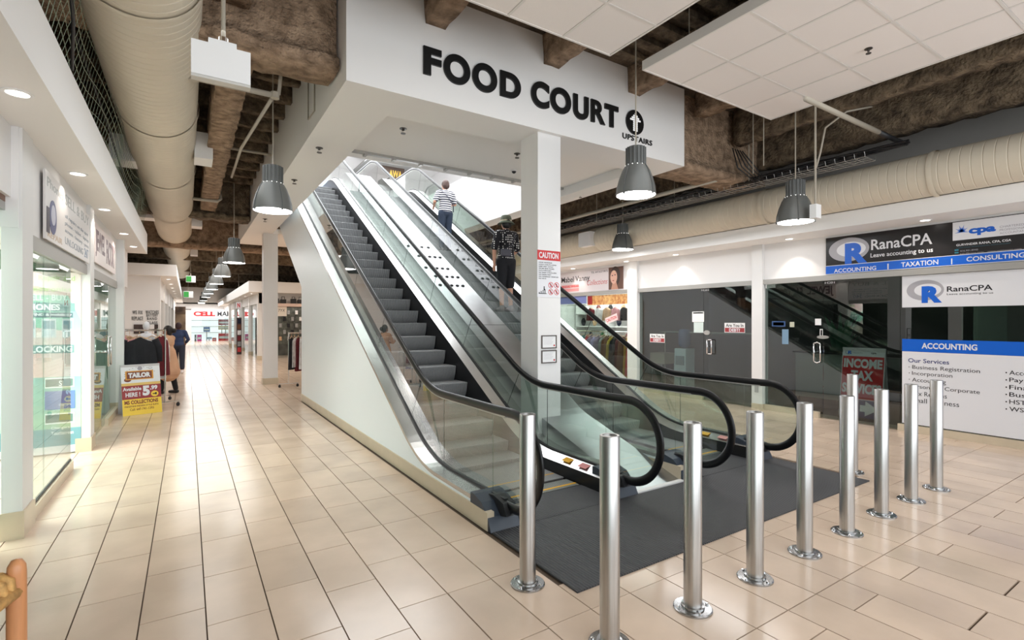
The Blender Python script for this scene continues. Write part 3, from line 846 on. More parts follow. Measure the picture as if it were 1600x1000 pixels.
# ================================================================== HANGING THINGS
def make_pendant(rod):
    r = root('pendant_lamp', (0, 0, 0), 'x', 'lamp', 'grey bell pendant lamps')
    o = MB().lathe([(0.118, 0.325), (0.15, 0.27), (0.185, 0.18), (0.208, 0.09), (0.218, 0.0), (0.224, 0.0), (0.214, 0.092), (0.190, 0.183), (0.155, 0.275), (0.120, 0.335)], n=32, cap=False).build('bell_shade', LAMPG, r, smooth=True); shade_auto(o, 50)
    m = MB()
    for k in range(4):
        a = math.radians(20+90*k)
        m.tube([((rr+0.003)*math.cos(a), (rr+0.003)*math.sin(a), z) for rr, z in ((0.224, -0.008), (0.214, 0.092), (0.190, 0.183), (0.155, 0.275), (0.120, 0.335))], 0.005, 6)
        m.box(0.218*math.cos(a)-0.01, 0.218*math.cos(a)+0.01, 0.218*math.sin(a)-0.01, 0.218*math.sin(a)+0.01, -0.012, 0.006)
    m.build('seam_strip', LAMPD, r)
    m = MB(); m.lathe([(0.104, 0.33), (0.104, 0.535), (0.09, 0.545)], n=24)
    for k in range(16):
        a = 2*math.pi*k/16; ca, sa = math.cos(a), math.sin(a)
        m.tube([(0.106*ca, 0.106*sa, 0.335), (0.106*ca, 0.106*sa, 0.535)], 0.011, 6)
    m.build('ribbed_cap', LAMPD, r)
    m = MB()
    for k in range(14):
        a = 2*math.pi*k/14; m.ball((0.119*math.cos(a), 0.119*math.sin(a), 0.328), 0.006, 6)
    m.build('vent_lights', GLOW, r)
    MB().lathe([(0.0, 0.012), (0.12, 0.010), (0.214, 0.004), (0.214, 0.000), (0.0, 0.006)], n=28, cap=False).build('lens', GLOW, r, smooth=True)
    return r


LP = [((0.87, 6.69, 2.93), 'big grey pendant lamp hanging left of the escalator bulkhead'),
      ((0.86, 12.6, 2.87), 'second pendant lamp down the left passage, before the column'),
      ((0.86, 17.0, 2.90), 'third pendant lamp from the front down the left passage'),
      ((0.86, 20.7, 2.90), 'fourth pendant lamp from the front down the left passage'),
      ((0.86, 24.4, 2.90), 'fifth pendant lamp from the front down the left passage'),
      ((0.86, 28.4, 2.90), 'sixth pendant lamp from the front down the left passage'),
      ((0.86, 32.8, 2.90), 'seventh pendant lamp from the front down the left passage'),
      ((0.86, 38.2, 2.90), 'eighth pendant lamp from the front down the left passage'),
      ((0.86, 43.0, 2.85), 'farthest pendant lamp down the left passage'),
      ((4.27, 4.02, 3.02), 'grey pendant lamp in front of the arrow and the word on the header'),
      ((6.69, 3.51, 2.89), 'grey pendant lamp hanging before the bulkhead left of the accounting sign'),
      ((7.64, 7.56, 3.08), 'small-looking pendant lamp over the clothing shop sign')]
p0 = make_pendant(1.35); KIDS[p0.name] = list(p0.children)
for i, (loc, lab) in enumerate(LP):
    o = p0 if i == 0 else copy_tree(p0)
    o.location = loc; o['label'] = lab; o.rotation_euler = (0, 0, 0.5*i)
    
    MB().tube([(loc[0], loc[1], loc[2]+0.54), (loc[0], loc[1], 4.9)], 0.008, 8).build('suspension_rod', PIPE, o)
    if i < 3 or i > 8:
        d = bpy.data.lights.new('lamp_light', 'SPOT'); d.energy = 55; d.spot_size = math.radians(115); d.spot_blend = 0.7; d.shadow_soft_size = 0.18; d.color = (1, 0.96, 0.9)
        l = bpy.data.objects.new('lamp_light', d); COL.objects.link(l); l.location = (loc[0], loc[1], loc[2]-0.02)

# ---- ducts
def duct(name, x, z, R, y0, y1, label, step=0.105, boots=()):
    r = root(name, (x, y0, z), label, 'duct')
    m = MB(); y = y0; n = 40; ys = []
    while y < y1:
        ys += [(y, R), (y+step*0.86, R), (y+step*0.93, R-0.006)]
        y += step
    b = 0
    for yy, rr in ys:
        for k in range(n):
            a = 2*math.pi*k/n; m.v.append((x+rr*math.cos(a), yy, z+rr*math.sin(a)))
    q = len(ys)
    for i in range(q-1):
        for k in range(n):
            k2 = (k+1) % n; m.f.append((i*n+k, i*n+k2, (i+1)*n+k2, (i+1)*n+k))
    m.f.append(tuple(range(n))); m.f.append(tuple((q-1)*n+k for k in range(n)))
    o = m.build('duct_tube', DUCT, r); shade_auto(o, 35)
    for yy in boots:
        mm = MB()
        for (rr, dy) in ((R+0.012, 0.0), (R+0.016, 0.03), (R+0.012, 0.06)):
            for k in range(n):
                a = 2*math.pi*k/n; mm.v.append((x+rr*math.cos(a), yy+dy, z+rr*math.sin(a)))
        for i in range(2):
            for k in range(n):
                k2 = (k+1) % n; mm.f.append((i*n+k, i*n+k2, (i+1)*n+k2, (i+1)*n+k))
        mm.build('duct_collar', DUCT, r, smooth=True)
    return r


d1 = duct('air_duct', -0.30, 4.10, 0.40, -3.0, 30.0, 'large beige ribbed round duct running down the left passage', boots=(1.6, 4.3, 7.0, 9.7, 13.0, 18.0))
for i, (y, sx) in enumerate(((8.2, 1), (8.9, -1), (13.6, -1), (14.2, 1), (20.5, 1))):
    x0, x1 = (0.08, 0.30) if sx > 0 else (-0.92, -0.62)
    MB().box(x0, x1, y, y+0.42, 3.86, 4.22).build('vent_box', WHITE, d1)
d2 = duct('air_duct', 8.0, 3.47, 0.275, -3.0, 14.0, 'beige ribbed round duct above the right-hand shops', boots=(1.2, 2.4, 4.6, 8.6))
MB().box(7.62, 8.2, 8.55, 8.95, 3.30, 3.62).build('vent_box', WHITE, d2)

# ---- suspended ceiling rafts with separate tiles
def raft(x0, y1, nx, ny, z, label):
    T = 0.61
    r = root('ceiling_raft', (x0+nx*T/2, y1-ny*T/2, z), label, 'ceiling panel')
    X1, Y0 = x0+nx*T, y1-ny*T
    MB().box(x0-0.01, x0+0.01, Y0, y1, z, z+0.10).box(X1-0.01, X1+0.01, Y0, y1, z, z+0.10).box(x0+0.01, X1-0.01, y1-0.02, y1, z, z+0.10).build('edge_trim', CGRID, r)
    g = MB()
    for i in range(1, nx): g.box(x0+T*i-0.012, x0+T*i+0.012, Y0, y1-0.02, z+0.001, z+0.03)
    for j in range(1, ny): g.box(x0+0.01, X1-0.01, y1-T*j-0.012, y1-T*j+0.012, z+0.002, z+0.03)
    g.build('grid_bars', CGRID, r)
    tm = None
    for i in range(nx):
        for j in range(ny):
            if tm is None:
                o = MB().box(-0.29, 0.29, -0.29, 0.29, 0.006, 0.02).build('ceiling_tile', CTILE); tm = o.data
            else:
                o = bpy.data.objects.new('ceiling_tile', tm); COL.objects.link(o)
            o.parent = r; o.location = (x0+T*(i+0.5)-r.location.x, y1-T*(j+0.5)-r.location.y, 0)
    return r


r1 = raft(4.10, 3.76, 4, 11, 4.28, 'white tiled ceiling raft at the upper right, its corner beside the header')
r2 = raft(1.15, 3.74, 4, 11, 4.28, 'white tiled ceiling raft at the top centre over the big letters')
rods = MB()
for (x, y) in ((4.4, 3.4), (6.2, 3.4), (4.4, 1.0), (6.2, 1.0)): rods.tube([(x, y, 4.31), (x, y, 4.9)], 0.006, 6)
rods.build('hanger_rod', PIPE, r1)
rods = MB()
for (x, y) in ((1.4, 3.4), (3.3, 3.4), (1.4, 1.0), (3.3, 1.0)): rods.tube([(x, y, 4.31), (x, y, 4.9)], 0.006, 6)
rods.build('hanger_rod', PIPE, r2)


def sprinkler(x, y, z, label, s=1.0):
    r = root('ceiling_sprinkler', (x, y, z), label, 'sprinkler', 'ceiling sprinklers')
    MB().lathe([(0.035*s, 0), (0.035*s, -0.006), (0.012*s, -0.008), (0.010*s, -0.03)], (x, y, z), 12).build('body', mat('sprinkler_metal', (0.10, 0.09, 0.08), 0.4, 0.8), r)
    MB().lathe([(0.024*s, -0.045*s), (0.024*s, -0.050*s)], (x, y, z), 12).build('deflector', mat('sprinkler_metal', (0.1, 0.09, 0.08), 0.4, 0.8), r)
    MB().tube([(x-0.012*s, y, z-0.02), (x-0.012*s, y, z-0.048*s)], 0.002, 5).build('frame_arm', mat('sprinkler_metal', (0.1, 0.09, 0.08), 0.4, 0.8), r)


def atz(px, py, z):
    d = ray(px, py); t = (z-EYE)/d[2]; return t*d[0], t*d[1]


for (px, py, z, lab, s) in ((1357, 76, 4.286, 'sprinkler head in the upper right ceiling raft', 1.0), (499, 231, 3.8, 'sprinkler on the soffit left of the escalator opening, upper one', 1.3),
                            (460, 281, 3.8, 'sprinkler on the soffit just above the big pendant lamp', 1.3), (630, 201, 4.0, 'sprinkler on the recessed panel under the big letters', 1.3),
                            (808, 240, 4.0, 'sprinkler on the recessed panel just left of the column', 1.3), (414, 342, 3.8, 'sprinkler on the soffit under the big pendant lamp', 1.3),
                            (907, 304, 3.83, 'sprinkler under the right soffit strip beside the column', 1.1)):
    x, y = atz(px, py, z); sprinkler(x, y, z, lab, s)

# ---- exit sign box on a rod near the camera, small exit signs far away
ex = root('hanging_sign_box', (0.2, 4.0, 3.5), 'blank white sign box hanging from a pipe before the brown beam', 'sign')
MB().box(0.02, 0.376, 4.0, 4.07, 3.27, 3.50).build('box', mat('plastic_white', hexc(240, 240, 240), 0.4), ex)
MB().box(0.02, 0.376, 4.0, 4.07, 3.25, 3.268).build('bottom_trim', mat('plastic_grey', hexc(205, 203, 198), 0.4), ex)
MB().box(0.12, 0.29, 4.01, 4.06, 3.502, 3.54).build('bracket', mat('plastic_white', hexc(240, 240, 240), 0.4), ex)
MB().tube([(0.21, 4.035, 3.54), (0.21, 4.035, 4.9)], 0.014, 8).build('hanging_pipe', PIPE, ex)
MB().lathe([(0.03, 3.54), (0.03, 3.57)], (0.21, 4.035, 0), 10).build('coupling', CHROME, ex)
GREENX = mat('exit_green', hexc(40, 130, 50), 0.4, emit=0.6)
for (px, py, Y, lab) in ((298, 436, 24.0, 'nearer green and white exit sign hanging in the left passage'), (294, 460, 34.0, 'farther green exit sign hanging in the left passage')):
    x, z = onY(px, py, Y); s_ = Y/24*1.0
    r = root('exit_sign', (x, Y, z), lab, 'sign')
    MB().box(x-0.16*s_, x+0.17*s_, Y, Y+0.08, z-0.13*s_, z+0.13*s_).build('box', mat('plastic_white', hexc(240, 240, 240), 0.4), r)
    MB().box(x-0.15*s_, x+0.02*s_, Y-0.01, Y, z-0.11*s_, z+0.11*s_).build('green_face', GREENX, r)
    MB().tube([(x, Y+0.04, z+0.13*s_), (x, Y+0.04, 4.9)], 0.012, 6).build('hanging_rod', PIPE, r)

# ---- pipes, conduits, cable bundle
def pipe(pts, rad, m, label, cat='pipe', name='sprinkler_pipe', fits=()):
    r = root(name, pts[0], label, cat)
    MB().tube(pts, rad, 10).build('run', m, r, smooth=True)
    for f in fits:
        MB().lathe([(rad*1.5, -0.03), (rad*1.5, 0.03)], f, 12).build('fitting', m, r)
    return r


pipe([(-0.32, 5.55, 3.87), (0.74, 5.55, 3.87)], 0.028, PIPE, 'pale sprinkler pipe crossing under the rough beam behind the white box', fits=((0.05, 5.55, 3.87), (0.74, 5.55, 3.87)))
pipe([(0.78, 5.58, 3.9), (0.84, 5.6, 4.55), (0.84, 6.4, 4.6)], 0.018, PIPE, 'thin riser pipe from the pale sprinkler pipe up to the joists')
pipe([(0.72, 5.62, 3.86), (0.60, 7.6, 3.9), (0.62, 9.6, 4.0)], 0.018, PIPE, 'thin pipe running back along the rough beam beside the pendant lamp')
pipe([(-0.3, 11.6, 3.98), (0.50, 11.6, 3.98), (0.56, 11.6, 4.03), (0.56, 11.6, 4.6)], 0.03, PIPE, 'pale pipe with a bend crossing under the far end of the rough beam')
pipe([(0.5, 9.4, 4.42), (1.2, 9.4, 4.42)], 0.022, PIPE, 'short pipe crossing the joists beside the bulkhead')
pipe([(1.30-0.09, 6.0, 4.5), (1.21, 6.0, 3.98), (1.2, 6.3, 3.98), (1.2, 6.3, 4.5)], 0.008, PIPE, 'thin wire conduit loop on the left face of the bulkhead', 'conduit', 'wall_conduit')
pipe([(5.55, 2.8, 3.97), (7.3, 2.8, 3.97)], 0.03, PIPE, 'pale pipe sticking out under the upper right ceiling raft')
pipe([(7.3, 2.8, 3.97), (8.0, 2.8, 3.97)], 0.032, BLACKM, 'black end of the pipe above the right duct')
pipe([(7.0, 4.9, 3.82), (7.0, 14.0, 3.82)], 0.035, PIPE, 'grey pipe running back beside the right duct')
x_, z_ = onY(1274, 330, 3.2)
cb = root('junction_box', (x_, 3.2, z_), 'small white box at the end of a white conduit by the right duct', 'electrical box')
MB().box(x_-0.06, x_+0.06, 3.16, 3.24, z_-0.09, z_+0.08).build('box', mat('plastic_white', hexc(240, 240, 240), 0.4), cb)
MB().tube([(x_, 3.2, z_+0.08), (x_, 3.2, 4.9)], 0.013, 8).build('conduit', PIPE, cb)
MB().tube([(x_+0.02, 3.2, z_+0.55), (x_+0.12, 3.2, z_+0.75), (x_+0.14, 3.15, z_+1.05), (x_+0.35, 3.0, z_+1.25), (x_+0.8, 2.9, z_+1.38)], 0.012, 8).build('flexible_conduit', PIPE, cb, smooth=True)
ct = root('cable_bundle', (7.55, 8, 3.8), 'black cable bundle lying on a wire tray above the right duct', 'cables')
for k in range(7):
    pts = []; y = 2.6
    while y < 14:
        pts.append((7.55+0.07*math.sin(y*1.7+k*1.3)+0.02*k, y, 3.80+0.05*math.sin(y*2.3+k)+0.012*k)); y += 0.35
    MB().tube(pts, 0.010 + 0.003*(k % 3), 6).build('cable', BLACKM, ct)
m = MB()
for x in (7.42, 7.52, 7.62, 7.72): m.tube([(x, 3.0, 3.74), (x, 14, 3.74)], 0.004, 4)
y = 3.0
while y < 14:
    m.tube([(7.40, y, 3.80), (7.42, y, 3.74), (7.72, y, 3.74), (7.74, y, 3.80)], 0.003, 4); y += 0.12
m.build('wire_tray', ALU, ct)
for x, y in ((6.62, 3.9), (6.86, 4.2), (7.4, 4.6), (7.6, 6.2), (7.5, 8.2), (7.5, 10.4)):
    MB().tube([(x, y, 3.72), (x, y, 4.9)], 0.007, 6).build('hanger_rod', PIPE, ct)
for k in range(5):
    MB().tube([(6.9+0.06*k, 4.55, 4.2), (6.95+0.1*k, 4.5, 3.9+0.03*k), (7.25+0.05*k, 4.4, 3.70+0.03*k), (7.5, 5.0, 3.82)], 0.009, 6).build('cable_loop', BLACKM, ct, smooth=True)

# wire netting and cables between the left bulkhead and the duct
nt_ = root('wire_netting', (-0.72, 4, 3.8), 'sagging wire netting with black cables between left bulkhead and duct', 'netting')
m = MB()
def netp(s, y):
    return (-0.76+0.16*s+0.03*math.sin(y*2), y, 3.46+0.62*s+0.05*math.sin(y*3+s*4))
y = 0.6
while y < 12.5:
    m.tube([netp(s/4, y) for s in range(5)], 0.0022, 3, cap=False); y += 0.11
for s in range(0, 8):
    m.tube([netp(s/7, 0.6+0.3*i) for i in range(40)], 0.0022, 3, cap=False)
no = m.build('wire_mesh', mat('galvanised_wire', hexc(150, 165, 145), 0.4, 0.5), nt_); no['kind'] = 'stuff'
for k, pts in enumerate((((-0.68, 1.6, 4.3), (-0.60, 2.4, 3.95), (-0.66, 3.2, 3.78), (-0.72, 3.9, 3.46)), ((-0.55, 2.6, 4.2), (-0.56, 3.6, 3.85), (-0.64, 4.4, 3.6), (-0.72, 4.9, 3.46)), ((-0.9, 1.5, 4.4), (-0.8, 4.0, 4.1), (-0.75, 7, 3.8), (-0.8, 10, 3.7)))):
    MB().tube(pts, 0.011, 6).build('cable', BLACKM, nt_, smooth=True)

# ---- recessed downlights (ring + glowing lens) with a real spot each
def downlight(x, y, z, label, group, power=9, aim=None, size=75):
    r = root('downlight', (x, y, z), label, 'downlight', group)
    MB().lathe([(0.075, 0.0), (0.078, -0.006), (0.058, -0.008), (0.055, 0.0)], (x, y, z), 20, cap=False).build('trim_ring', mat('plastic_white', hexc(240, 240, 240), 0.4), r)
    MB().lathe([(0.054, -0.002), (0.054, -0.004)], (x, y, z), 16).build('lens', DLGLOW, r)
    if power:
        d = bpy.data.lights.new('downlight_beam', 'SPOT'); d.energy = power; d.spot_size = math.radians(size); d.spot_blend = 0.35; d.shadow_soft_size = 0.03; d.color = (1, 0.88, 0.76)
        l = bpy.data.objects.new('downlight_beam', d); COL.objects.link(l); l.location = (x, y, z-0.015)


for i, (x, y, lab) in enumerate(((8.44, 2.69, 'downlight above the accounting sign'), (8.46, 4.54, 'downlight left of the accounting sign over a bright scallop'), (8.5, 6.9, 'downlight over the middle of the debt shopfront'), (8.5, 8.3, 'downlight over the pilaster beside the clothing shop'), (8.5, 10.2, 'downlight above the clothing shop sign'))):
    downlight(x, y, 2.97, lab, 'downlights in the right soffit', 16, size=95)
for i, (x, y, lab) in enumerate(((-0.89, 4.3, 'downlight nearest the camera in the left soffit'), (-0.89, 6.35, 'left soffit downlight over the pale phone sign'), (-0.89, 8.2, 'left soffit downlight over the lit pilaster'), (-0.87, 10.3, 'left soffit downlight over the second shop sign'), (-0.87, 12.0, 'last downlight of the nearer left soffit'))):
    downlight(x, y, 3.02, lab, 'downlights in the left soffit', 14, size=95)
for i in range(8):
    downlight(-0.52, 19.8+2.6*i, 2.95, ['first', 'second', 'third', 'fourth', 'fifth', 'sixth', 'seventh', 'eighth'][i]+' downlight down the far left soffit', 'far left soffit downlights', 8 if i < 4 else 0)
for i in range(6):
    downlight(2.22, 23.3+2.8*i, 2.72, ['first', 'second', 'third', 'fourth', 'fifth', 'sixth'][i]+' downlight down the far right soffit', 'far right soffit downlights', 8 if i < 4 else 0)
# ================================================================== FOOD COURT LETTERS ON THE HEADER
FH = Face((0, 4.68, 0), (1, 0, 0), (0, 0, 1))
fc = root('header_lettering', (3.5, 4.68, 4.2), 'big black capital letters FOOD COURT across the white header', 'sign')
LET = (('F', 662, 690), ('O', 693.5, 735), ('O', 738.5, 777), ('D', 782, 814), ('C', 830.5, 858.5), ('O', 860.5, 892.5), ('U', 896.5, 920), ('R', 924, 946), ('T', 945.5, 966.5))
_, ztop = onY(662, 70.5, 4.66); _, zbot = onY(662, 114.5, 4.66)
for ch, p0_, p1_ in LET:
    xa, _z = onY(p0_, 100, 4.66); xb, _z = onY(p1_, 100, 4.66)
    e = 0.012 if ch in 'OCU' else 0
    FH.text(ch, BLACKP, fc, xa, xb, zbot-e, ztop+(e if ch != 'U' else 0), d=0.001, ext=0.022, bold=0.03 if ch == 'R' else 0.045, name='letter', res=4 if ch == 'R' else 14)
ar = root('arrow_disc', (5, 4.67, 4.0), 'black disc with a white dotted up arrow beside the letters', 'sign')
xa, zz = onY(979, 190, 4.66); xb, z2 = onY(1006, 190, 4.66)
xc = (xa+xb)/2; _, zc = onY(992.5, 191, 4.66); rr_ = (xb-xa)/2
FH.disc(MB(), xc, zc, rr_, rr_, 0.001, 0.02).build('disc', BLACKP, ar)
dm = MB(); st = rr_*0.175
ARW = {0: 0, 1: 1, 2: 2, 3: 3}
cells = [(0, 4)] + [(c, 3) for c in (-1, 0, 1)] + [(c, 2) for c in (-2, -1, 0, 1, 2)] + [(c, 1) for c in (-3, -2, -1, 0, 1, 2, 3)] + [(c, r) for r in (0, -1, -2, -3, -4) for c in (-1, 0, 1)]
for (c, r) in cells:
    FH.disc(dm, xc+c*st, zc+r*st*0.95, st*0.46, st*0.46, 0.02, 0.024, 10)
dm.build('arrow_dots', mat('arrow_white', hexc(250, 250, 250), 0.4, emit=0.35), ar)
us = root('upstairs_lettering', (5, 4.67, 3.9), 'small black word UPSTAIRS under the arrow disc', 'sign')
xa, zt = onY(973, 207.5, 4.67); xx, zb = onY(973, 215, 4.67); xb, _z = onY(1019, 220, 4.67)
FH.text('UPSTAIRS', BLACKP, us, xa, xb, zb-0.004, zt+0.004, bold=0.008, ext=0.01, space=1.1, res=6)
# security dome near column on the soffit
x, y = atz(803, 266, 4.0)
dmn = root('dome_camera', (x, y, 4.0), 'tiny dome camera on the soffit just left of the column top', 'camera')
MB().lathe([(0.05, 0.0), (0.05, -0.02)], (x, y, 4.0), 14).build('collar', WHITE, dmn)
MB().ball((x, y, 3.98), 0.035, 12).build('dome', BLACKM, dmn, smooth=True)

# ================================================================== COLUMN SIGNS
FC = Face((0, 4.74, 0), (1, 0, 0), (0, 0, 1))
cs = root('caution_sign', (3.59, 4.73, 2.1), 'white caution sign with red header on the central column', 'sign')
def yx(px, py, Y=4.735): return onY(px, py, Y)
xa, zt = yx(839.5, 390); xb, _z = yx(875.5, 390); _, zb = yx(839.5, 464); _, zr = yx(839.5, 405.5)
xb = min(xb, 3.752)
FC.rect(MB(), xa, xb, zb, zt, 0.0005, 0.005).build('panel', SIGNW, cs)
FC.rect(MB(), xa, xb, zr, zt, 0.005, 0.0062).build('red_header', RED, cs)
W_ = xb-xa
FC.text('CAUTION', SIGNW, cs, xa+W_*0.07, xb-W_*0.09, zr+0.022, zt-0.022, d=0.0062, bold=0.03)
lines = ['HOLD HANDRAIL', 'HOLD CHILD\'S HAND', 'KEEP FEET AWAY', 'FROM SIDE PANEL', 'FACE FORWARD', 'NO BABY STROLLERS', 'NO BARE FEET', 'NO WHEELED VEHICLES', 'NO PETS']
for i, t in enumerate(lines):
    zz = zr-0.022-0.0235*i
    FC.text(t, INK, cs, xa+W_*0.06, xa+W_*(0.06+0.045*len(t)), zz-0.013, zz, d=0.005, bold=0.02)
icons = MB(); icf = MB()
ih = zb+0.02
for (cx_, cz_) in ((0.58, 0.125), (0.83, 0.125), (0.58, 0.045), (0.83, 0.045)):
    FC.ring(icons, xa+W_*cx_, ih+cz_-0.0, 0.036, 0.036, 0.030, 0.030, 0.005, 0.007)
    FC.poly(icons, [(xa+W_*cx_-0.026, ih+cz_+0.018), (xa+W_*cx_-0.019, ih+cz_+0.025), (xa+W_*cx_+0.026, ih+cz_-0.018), (xa+W_*cx_+0.019, ih+cz_-0.025)], 0.0055, 0.0075)
    FC.disc(icf, xa+W_*cx_, ih+cz_+0.014, 0.006, 0.006, 0.005, 0.0065, 10)
    FC.rect(icf, xa+W_*cx_-0.006, xa+W_*cx_+0.006, ih+cz_-0.02, ih+cz_+0.008, 0.005, 0.0065)
icons.build('red_ring_symbols', RED, cs)
FC.rect(icf, xa+W_*0.06, xa+W_*0.40, ih+0.018, ih+0.026, 0.005, 0.0065)
for q in range(4): FC.rect(icf, xa+W_*(0.07+0.08*q), xa+W_*(0.10+0.08*q), ih+0.026, ih+0.04+0.012*q, 0.005, 0.0065)
FC.disc(icf, xa+W_*0.29, ih+0.10, 0.008, 0.008, 0.005, 0.0065, 12); FC.rect(icf, xa+W_*0.27, xa+W_*0.31, ih+0.06, ih+0.092, 0.005, 0.0065)
icf.build('escalator_symbol', INK, cs)
for k, (pt, pb_) in enumerate(((524.0, 545.0), (547.5, 568.0))):
    xa, zt = yx(846, pt); xb, _z = yx(869.5, pt); _, zb = yx(846, pb_)
    r = root('framed_certificate', ((xa+xb)/2, 4.73, zb), ['upper', 'lower'][k]+' small dark-framed certificate on the central column', 'certificate')
    m = MB(); t_ = 0.012
    FC.rect(m, xa, xb, zt-t_, zt, 0.0005, 0.012); FC.rect(m, xa, xb, zb, zb+t_, 0.0005, 0.012); FC.rect(m, xa, xa+t_, zb+t_, zt-t_, 0.0005, 0.012); FC.rect(m, xb-t_, xb, zb+t_, zt-t_, 0.0005, 0.012)
    m.build('frame', mat('dark_frame', hexc(84, 76, 70), 0.4), r)
    FC.rect(MB(), xa+t_, xb-t_, zb+t_, zt-t_, 0.0005, 0.006).build('sheet', PAPER, r)
    m = MB()
    for q in range(6): FC.rect(m, xa+0.03, xb-0.05-0.01*(q % 3), zt-0.035-0.014*q, zt-0.033-0.014*q, 0.006, 0.0068)
    m.build('print_lines', GREYP, r)
    FC.disc(MB(), xb-0.035, zb+0.035, 0.011, 0.011, 0.006, 0.0075, 14).build('red_seal', RED, r)

# ================================================================== RIGHT WALL: signs and glass fronts
FR = Face((XR-0.02, 0, 0), (0, -1, 0), (0, 0, 1))
def pxr(px, py, X=XR-0.03):
    y, z = onX(px, py, X); return -y, z
def tR(body, m, par, px0, px1, yt, yb, d=0.03, bold=0.0, name='lettering', F=FR, X=XR-0.05, **kw):
    a0, bt = pxr(px0, yt, X); _, bb = pxr(px0, yb, X); a1, _b = pxr(px1, 480, X)
    return F.text(body, m, par, a0, a1, bb, bt, d=d, bold=bold, name=name, **kw)

sg = root('sign_board', (XR-0.03, 2.5, 2.34), 'black and blue accounting sign board above the right shopfront', 'sign')
A0 = -4.08; A1 = -0.55; Z0, Z1, ZB = 2.345, 2.935, 2.485
FR.rect(MB(), A0, A1, Z0, Z1, 0.0, 0.025).build('panel', SIGNK, sg)
FR.rect(MB(), A0, A1, Z0, ZB, 0.025, 0.028).build('blue_band', BLUE, sg)
m = MB(); FR.rect(m, A0, A1, ZB-0.008, ZB, 0.028, 0.03); FR.rect(m, A0, A1, Z0, Z0+0.008, 0.028, 0.03); m.build('white_lines', SIGNW, sg)
a_, _b = pxr(1488.5, 370, XR-0.05)
FR.rect(MB(), a_, A1, 2.68, 2.925, 0.025, 0.0285).build('white_field', SIGNW, sg)
# logo ring and letter
al, _b = pxr(1295, 400, XR-0.05); arr, _b = pxr(1358, 400, XR-0.05)
ca = (al+arr)/2
FR.ring(MB(), ca, 2.715, (arr-al)/2, 0.185, (arr-al)/2*0.72, 0.115, 0.026, 0.0285, oa=0.035, ob=0.0).build('logo_ring', mat('logo_grey', hexc(170, 168, 174), 0.4), sg)
FR.disc(MB(), ca+0.035, 2.715, (arr-al)/2*0.72, 0.115, 0.026, 0.0275).build('logo_field', SIGNW, sg)
tR('R', BLUE, sg, 1320, 1355, 381, 413, d=0.0285, bold=0.06, res=8)
tR('RanaCPA', SIGNW, sg, 1361, 1456.5, 374.5, 391, d=0.026, bold=0.015)
tR('Leave accounting to us', SIGNW, sg, 1360, 1457.5, 396, 404.5, d=0.026, bold=0.01)
for s_, a, b, yt, yb in (('ACCOUNTING', 1303, 1369, 420.5, 426.5), ('|', 1386.5, 1388.5, 412, 421), ('TAXATION', 1408, 1466, 410, 417.5), ('|', 1486, 1488, 404, 413), ('CONSULTING', 1510, 1602, 401.5, 408.8)):
    tR(s_, SIGNW, sg, a, b, yt, yb, d=0.0285, bold=0.015)
# cpa mark
cxa, cz = pxr(1502.5, 359.5, XR-0.05)
m = MB()
for k in range(11):
    t = math.radians(-10+20*k); rr = 0.075 if k % 2 == 0 else 0.05
    FR.poly(m, [(cxa+0.010*math.cos(t+1.57), cz-0.02+0.010*math.sin(t+1.57)), (cxa-0.010*math.cos(t+1.57), cz-0.02-0.010*math.sin(t+1.57)), (cxa+rr*math.cos(t), cz-0.02+rr*math.sin(t)*1.2)], 0.0286, 0.0296)
m.build('leaf_emblem', BLUE, sg)
tR('cpa', BLUE, sg, 1513.5, 1556, 357.5, 369, d=0.0286, bold=0.05)
for i, s_ in enumerate(('CHARTERED', 'PROFESSIONAL', 'ACCOUNTANTS')):
    tR(s_, GREYP, sg, 1562, 1562+38+4*i, 353+5*i, 356.3+5*i, d=0.0286)
tR('GURVINDER RANA, CPA, CGA', SIGNW, sg, 1494, 1580, 381.5, 385.5, d=0.026, bold=0.02)
tR('CHARTERED PROFESSIONAL ACCOUNTANT', mat('cyan_dim', hexc(60, 96, 110), 0.4), sg, 1494, 1579, 386.8, 388.6, d=0.026)
tR('416.901.8940', GREYP, sg, 1500, 1528, 391, 393.6, d=0.026)
tR('info@rana.com   www.vcbhawan.com', GREYP, sg, 1500, 1596, 395.5, 398, d=0.026)
FR.rect(MB(), a_+0.02, a_+0.06, 2.54, 2.56, 0.025, 0.0275).build('contact_dot', mat('cyan_print', hexc(40, 120, 140), 0.4), sg)
FR.rect(MB(), a_+0.02, a_+0.06, 2.505, 2.525, 0.025, 0.0275).build('contact_dot', mat('cyan_print', hexc(40, 120, 140), 0.4), sg)

# --- shopfront B: double glass door, big pane, white film panel
sb = root('shopfront', (XR, 3, 0), 'dark glass shopfront under the accounting sign with a steel pull handle', 'shopfront')
MB().box(XR-0.06, XR+0.04, -1.5, 5.13, 2.25, 2.335).build('head_frame', ALU, sb)
MB().box(XR-0.05, XR+0.03, 4.20, 5.13, 0.0, 0.10).box(XR-0.05, XR+0.03, -1.5, 3.10, 0.0, 0.10).build('sill', BASE, sb)
YJ = onX(1286.5, 500, XR)[0]; YK = onX(1407, 500, XR)[0]
for a, b, z0 in ((YJ+0.003, 5.12, 0.10), (YK+0.003, YJ-0.003, 0.02), (-1.5, YK-0.003, 0.10)):
    MB().box(XR-0.006, XR+0.006, a, b, z0, 2.25).build('pane', DGLASS, sb)
m = MB(); yh = YJ+0.07
for dy in (-0.05, 0.05): m.tube([(XR-0.06, yh+dy, 0.93), (XR-0.06, yh+dy, 1.22)], 0.011)
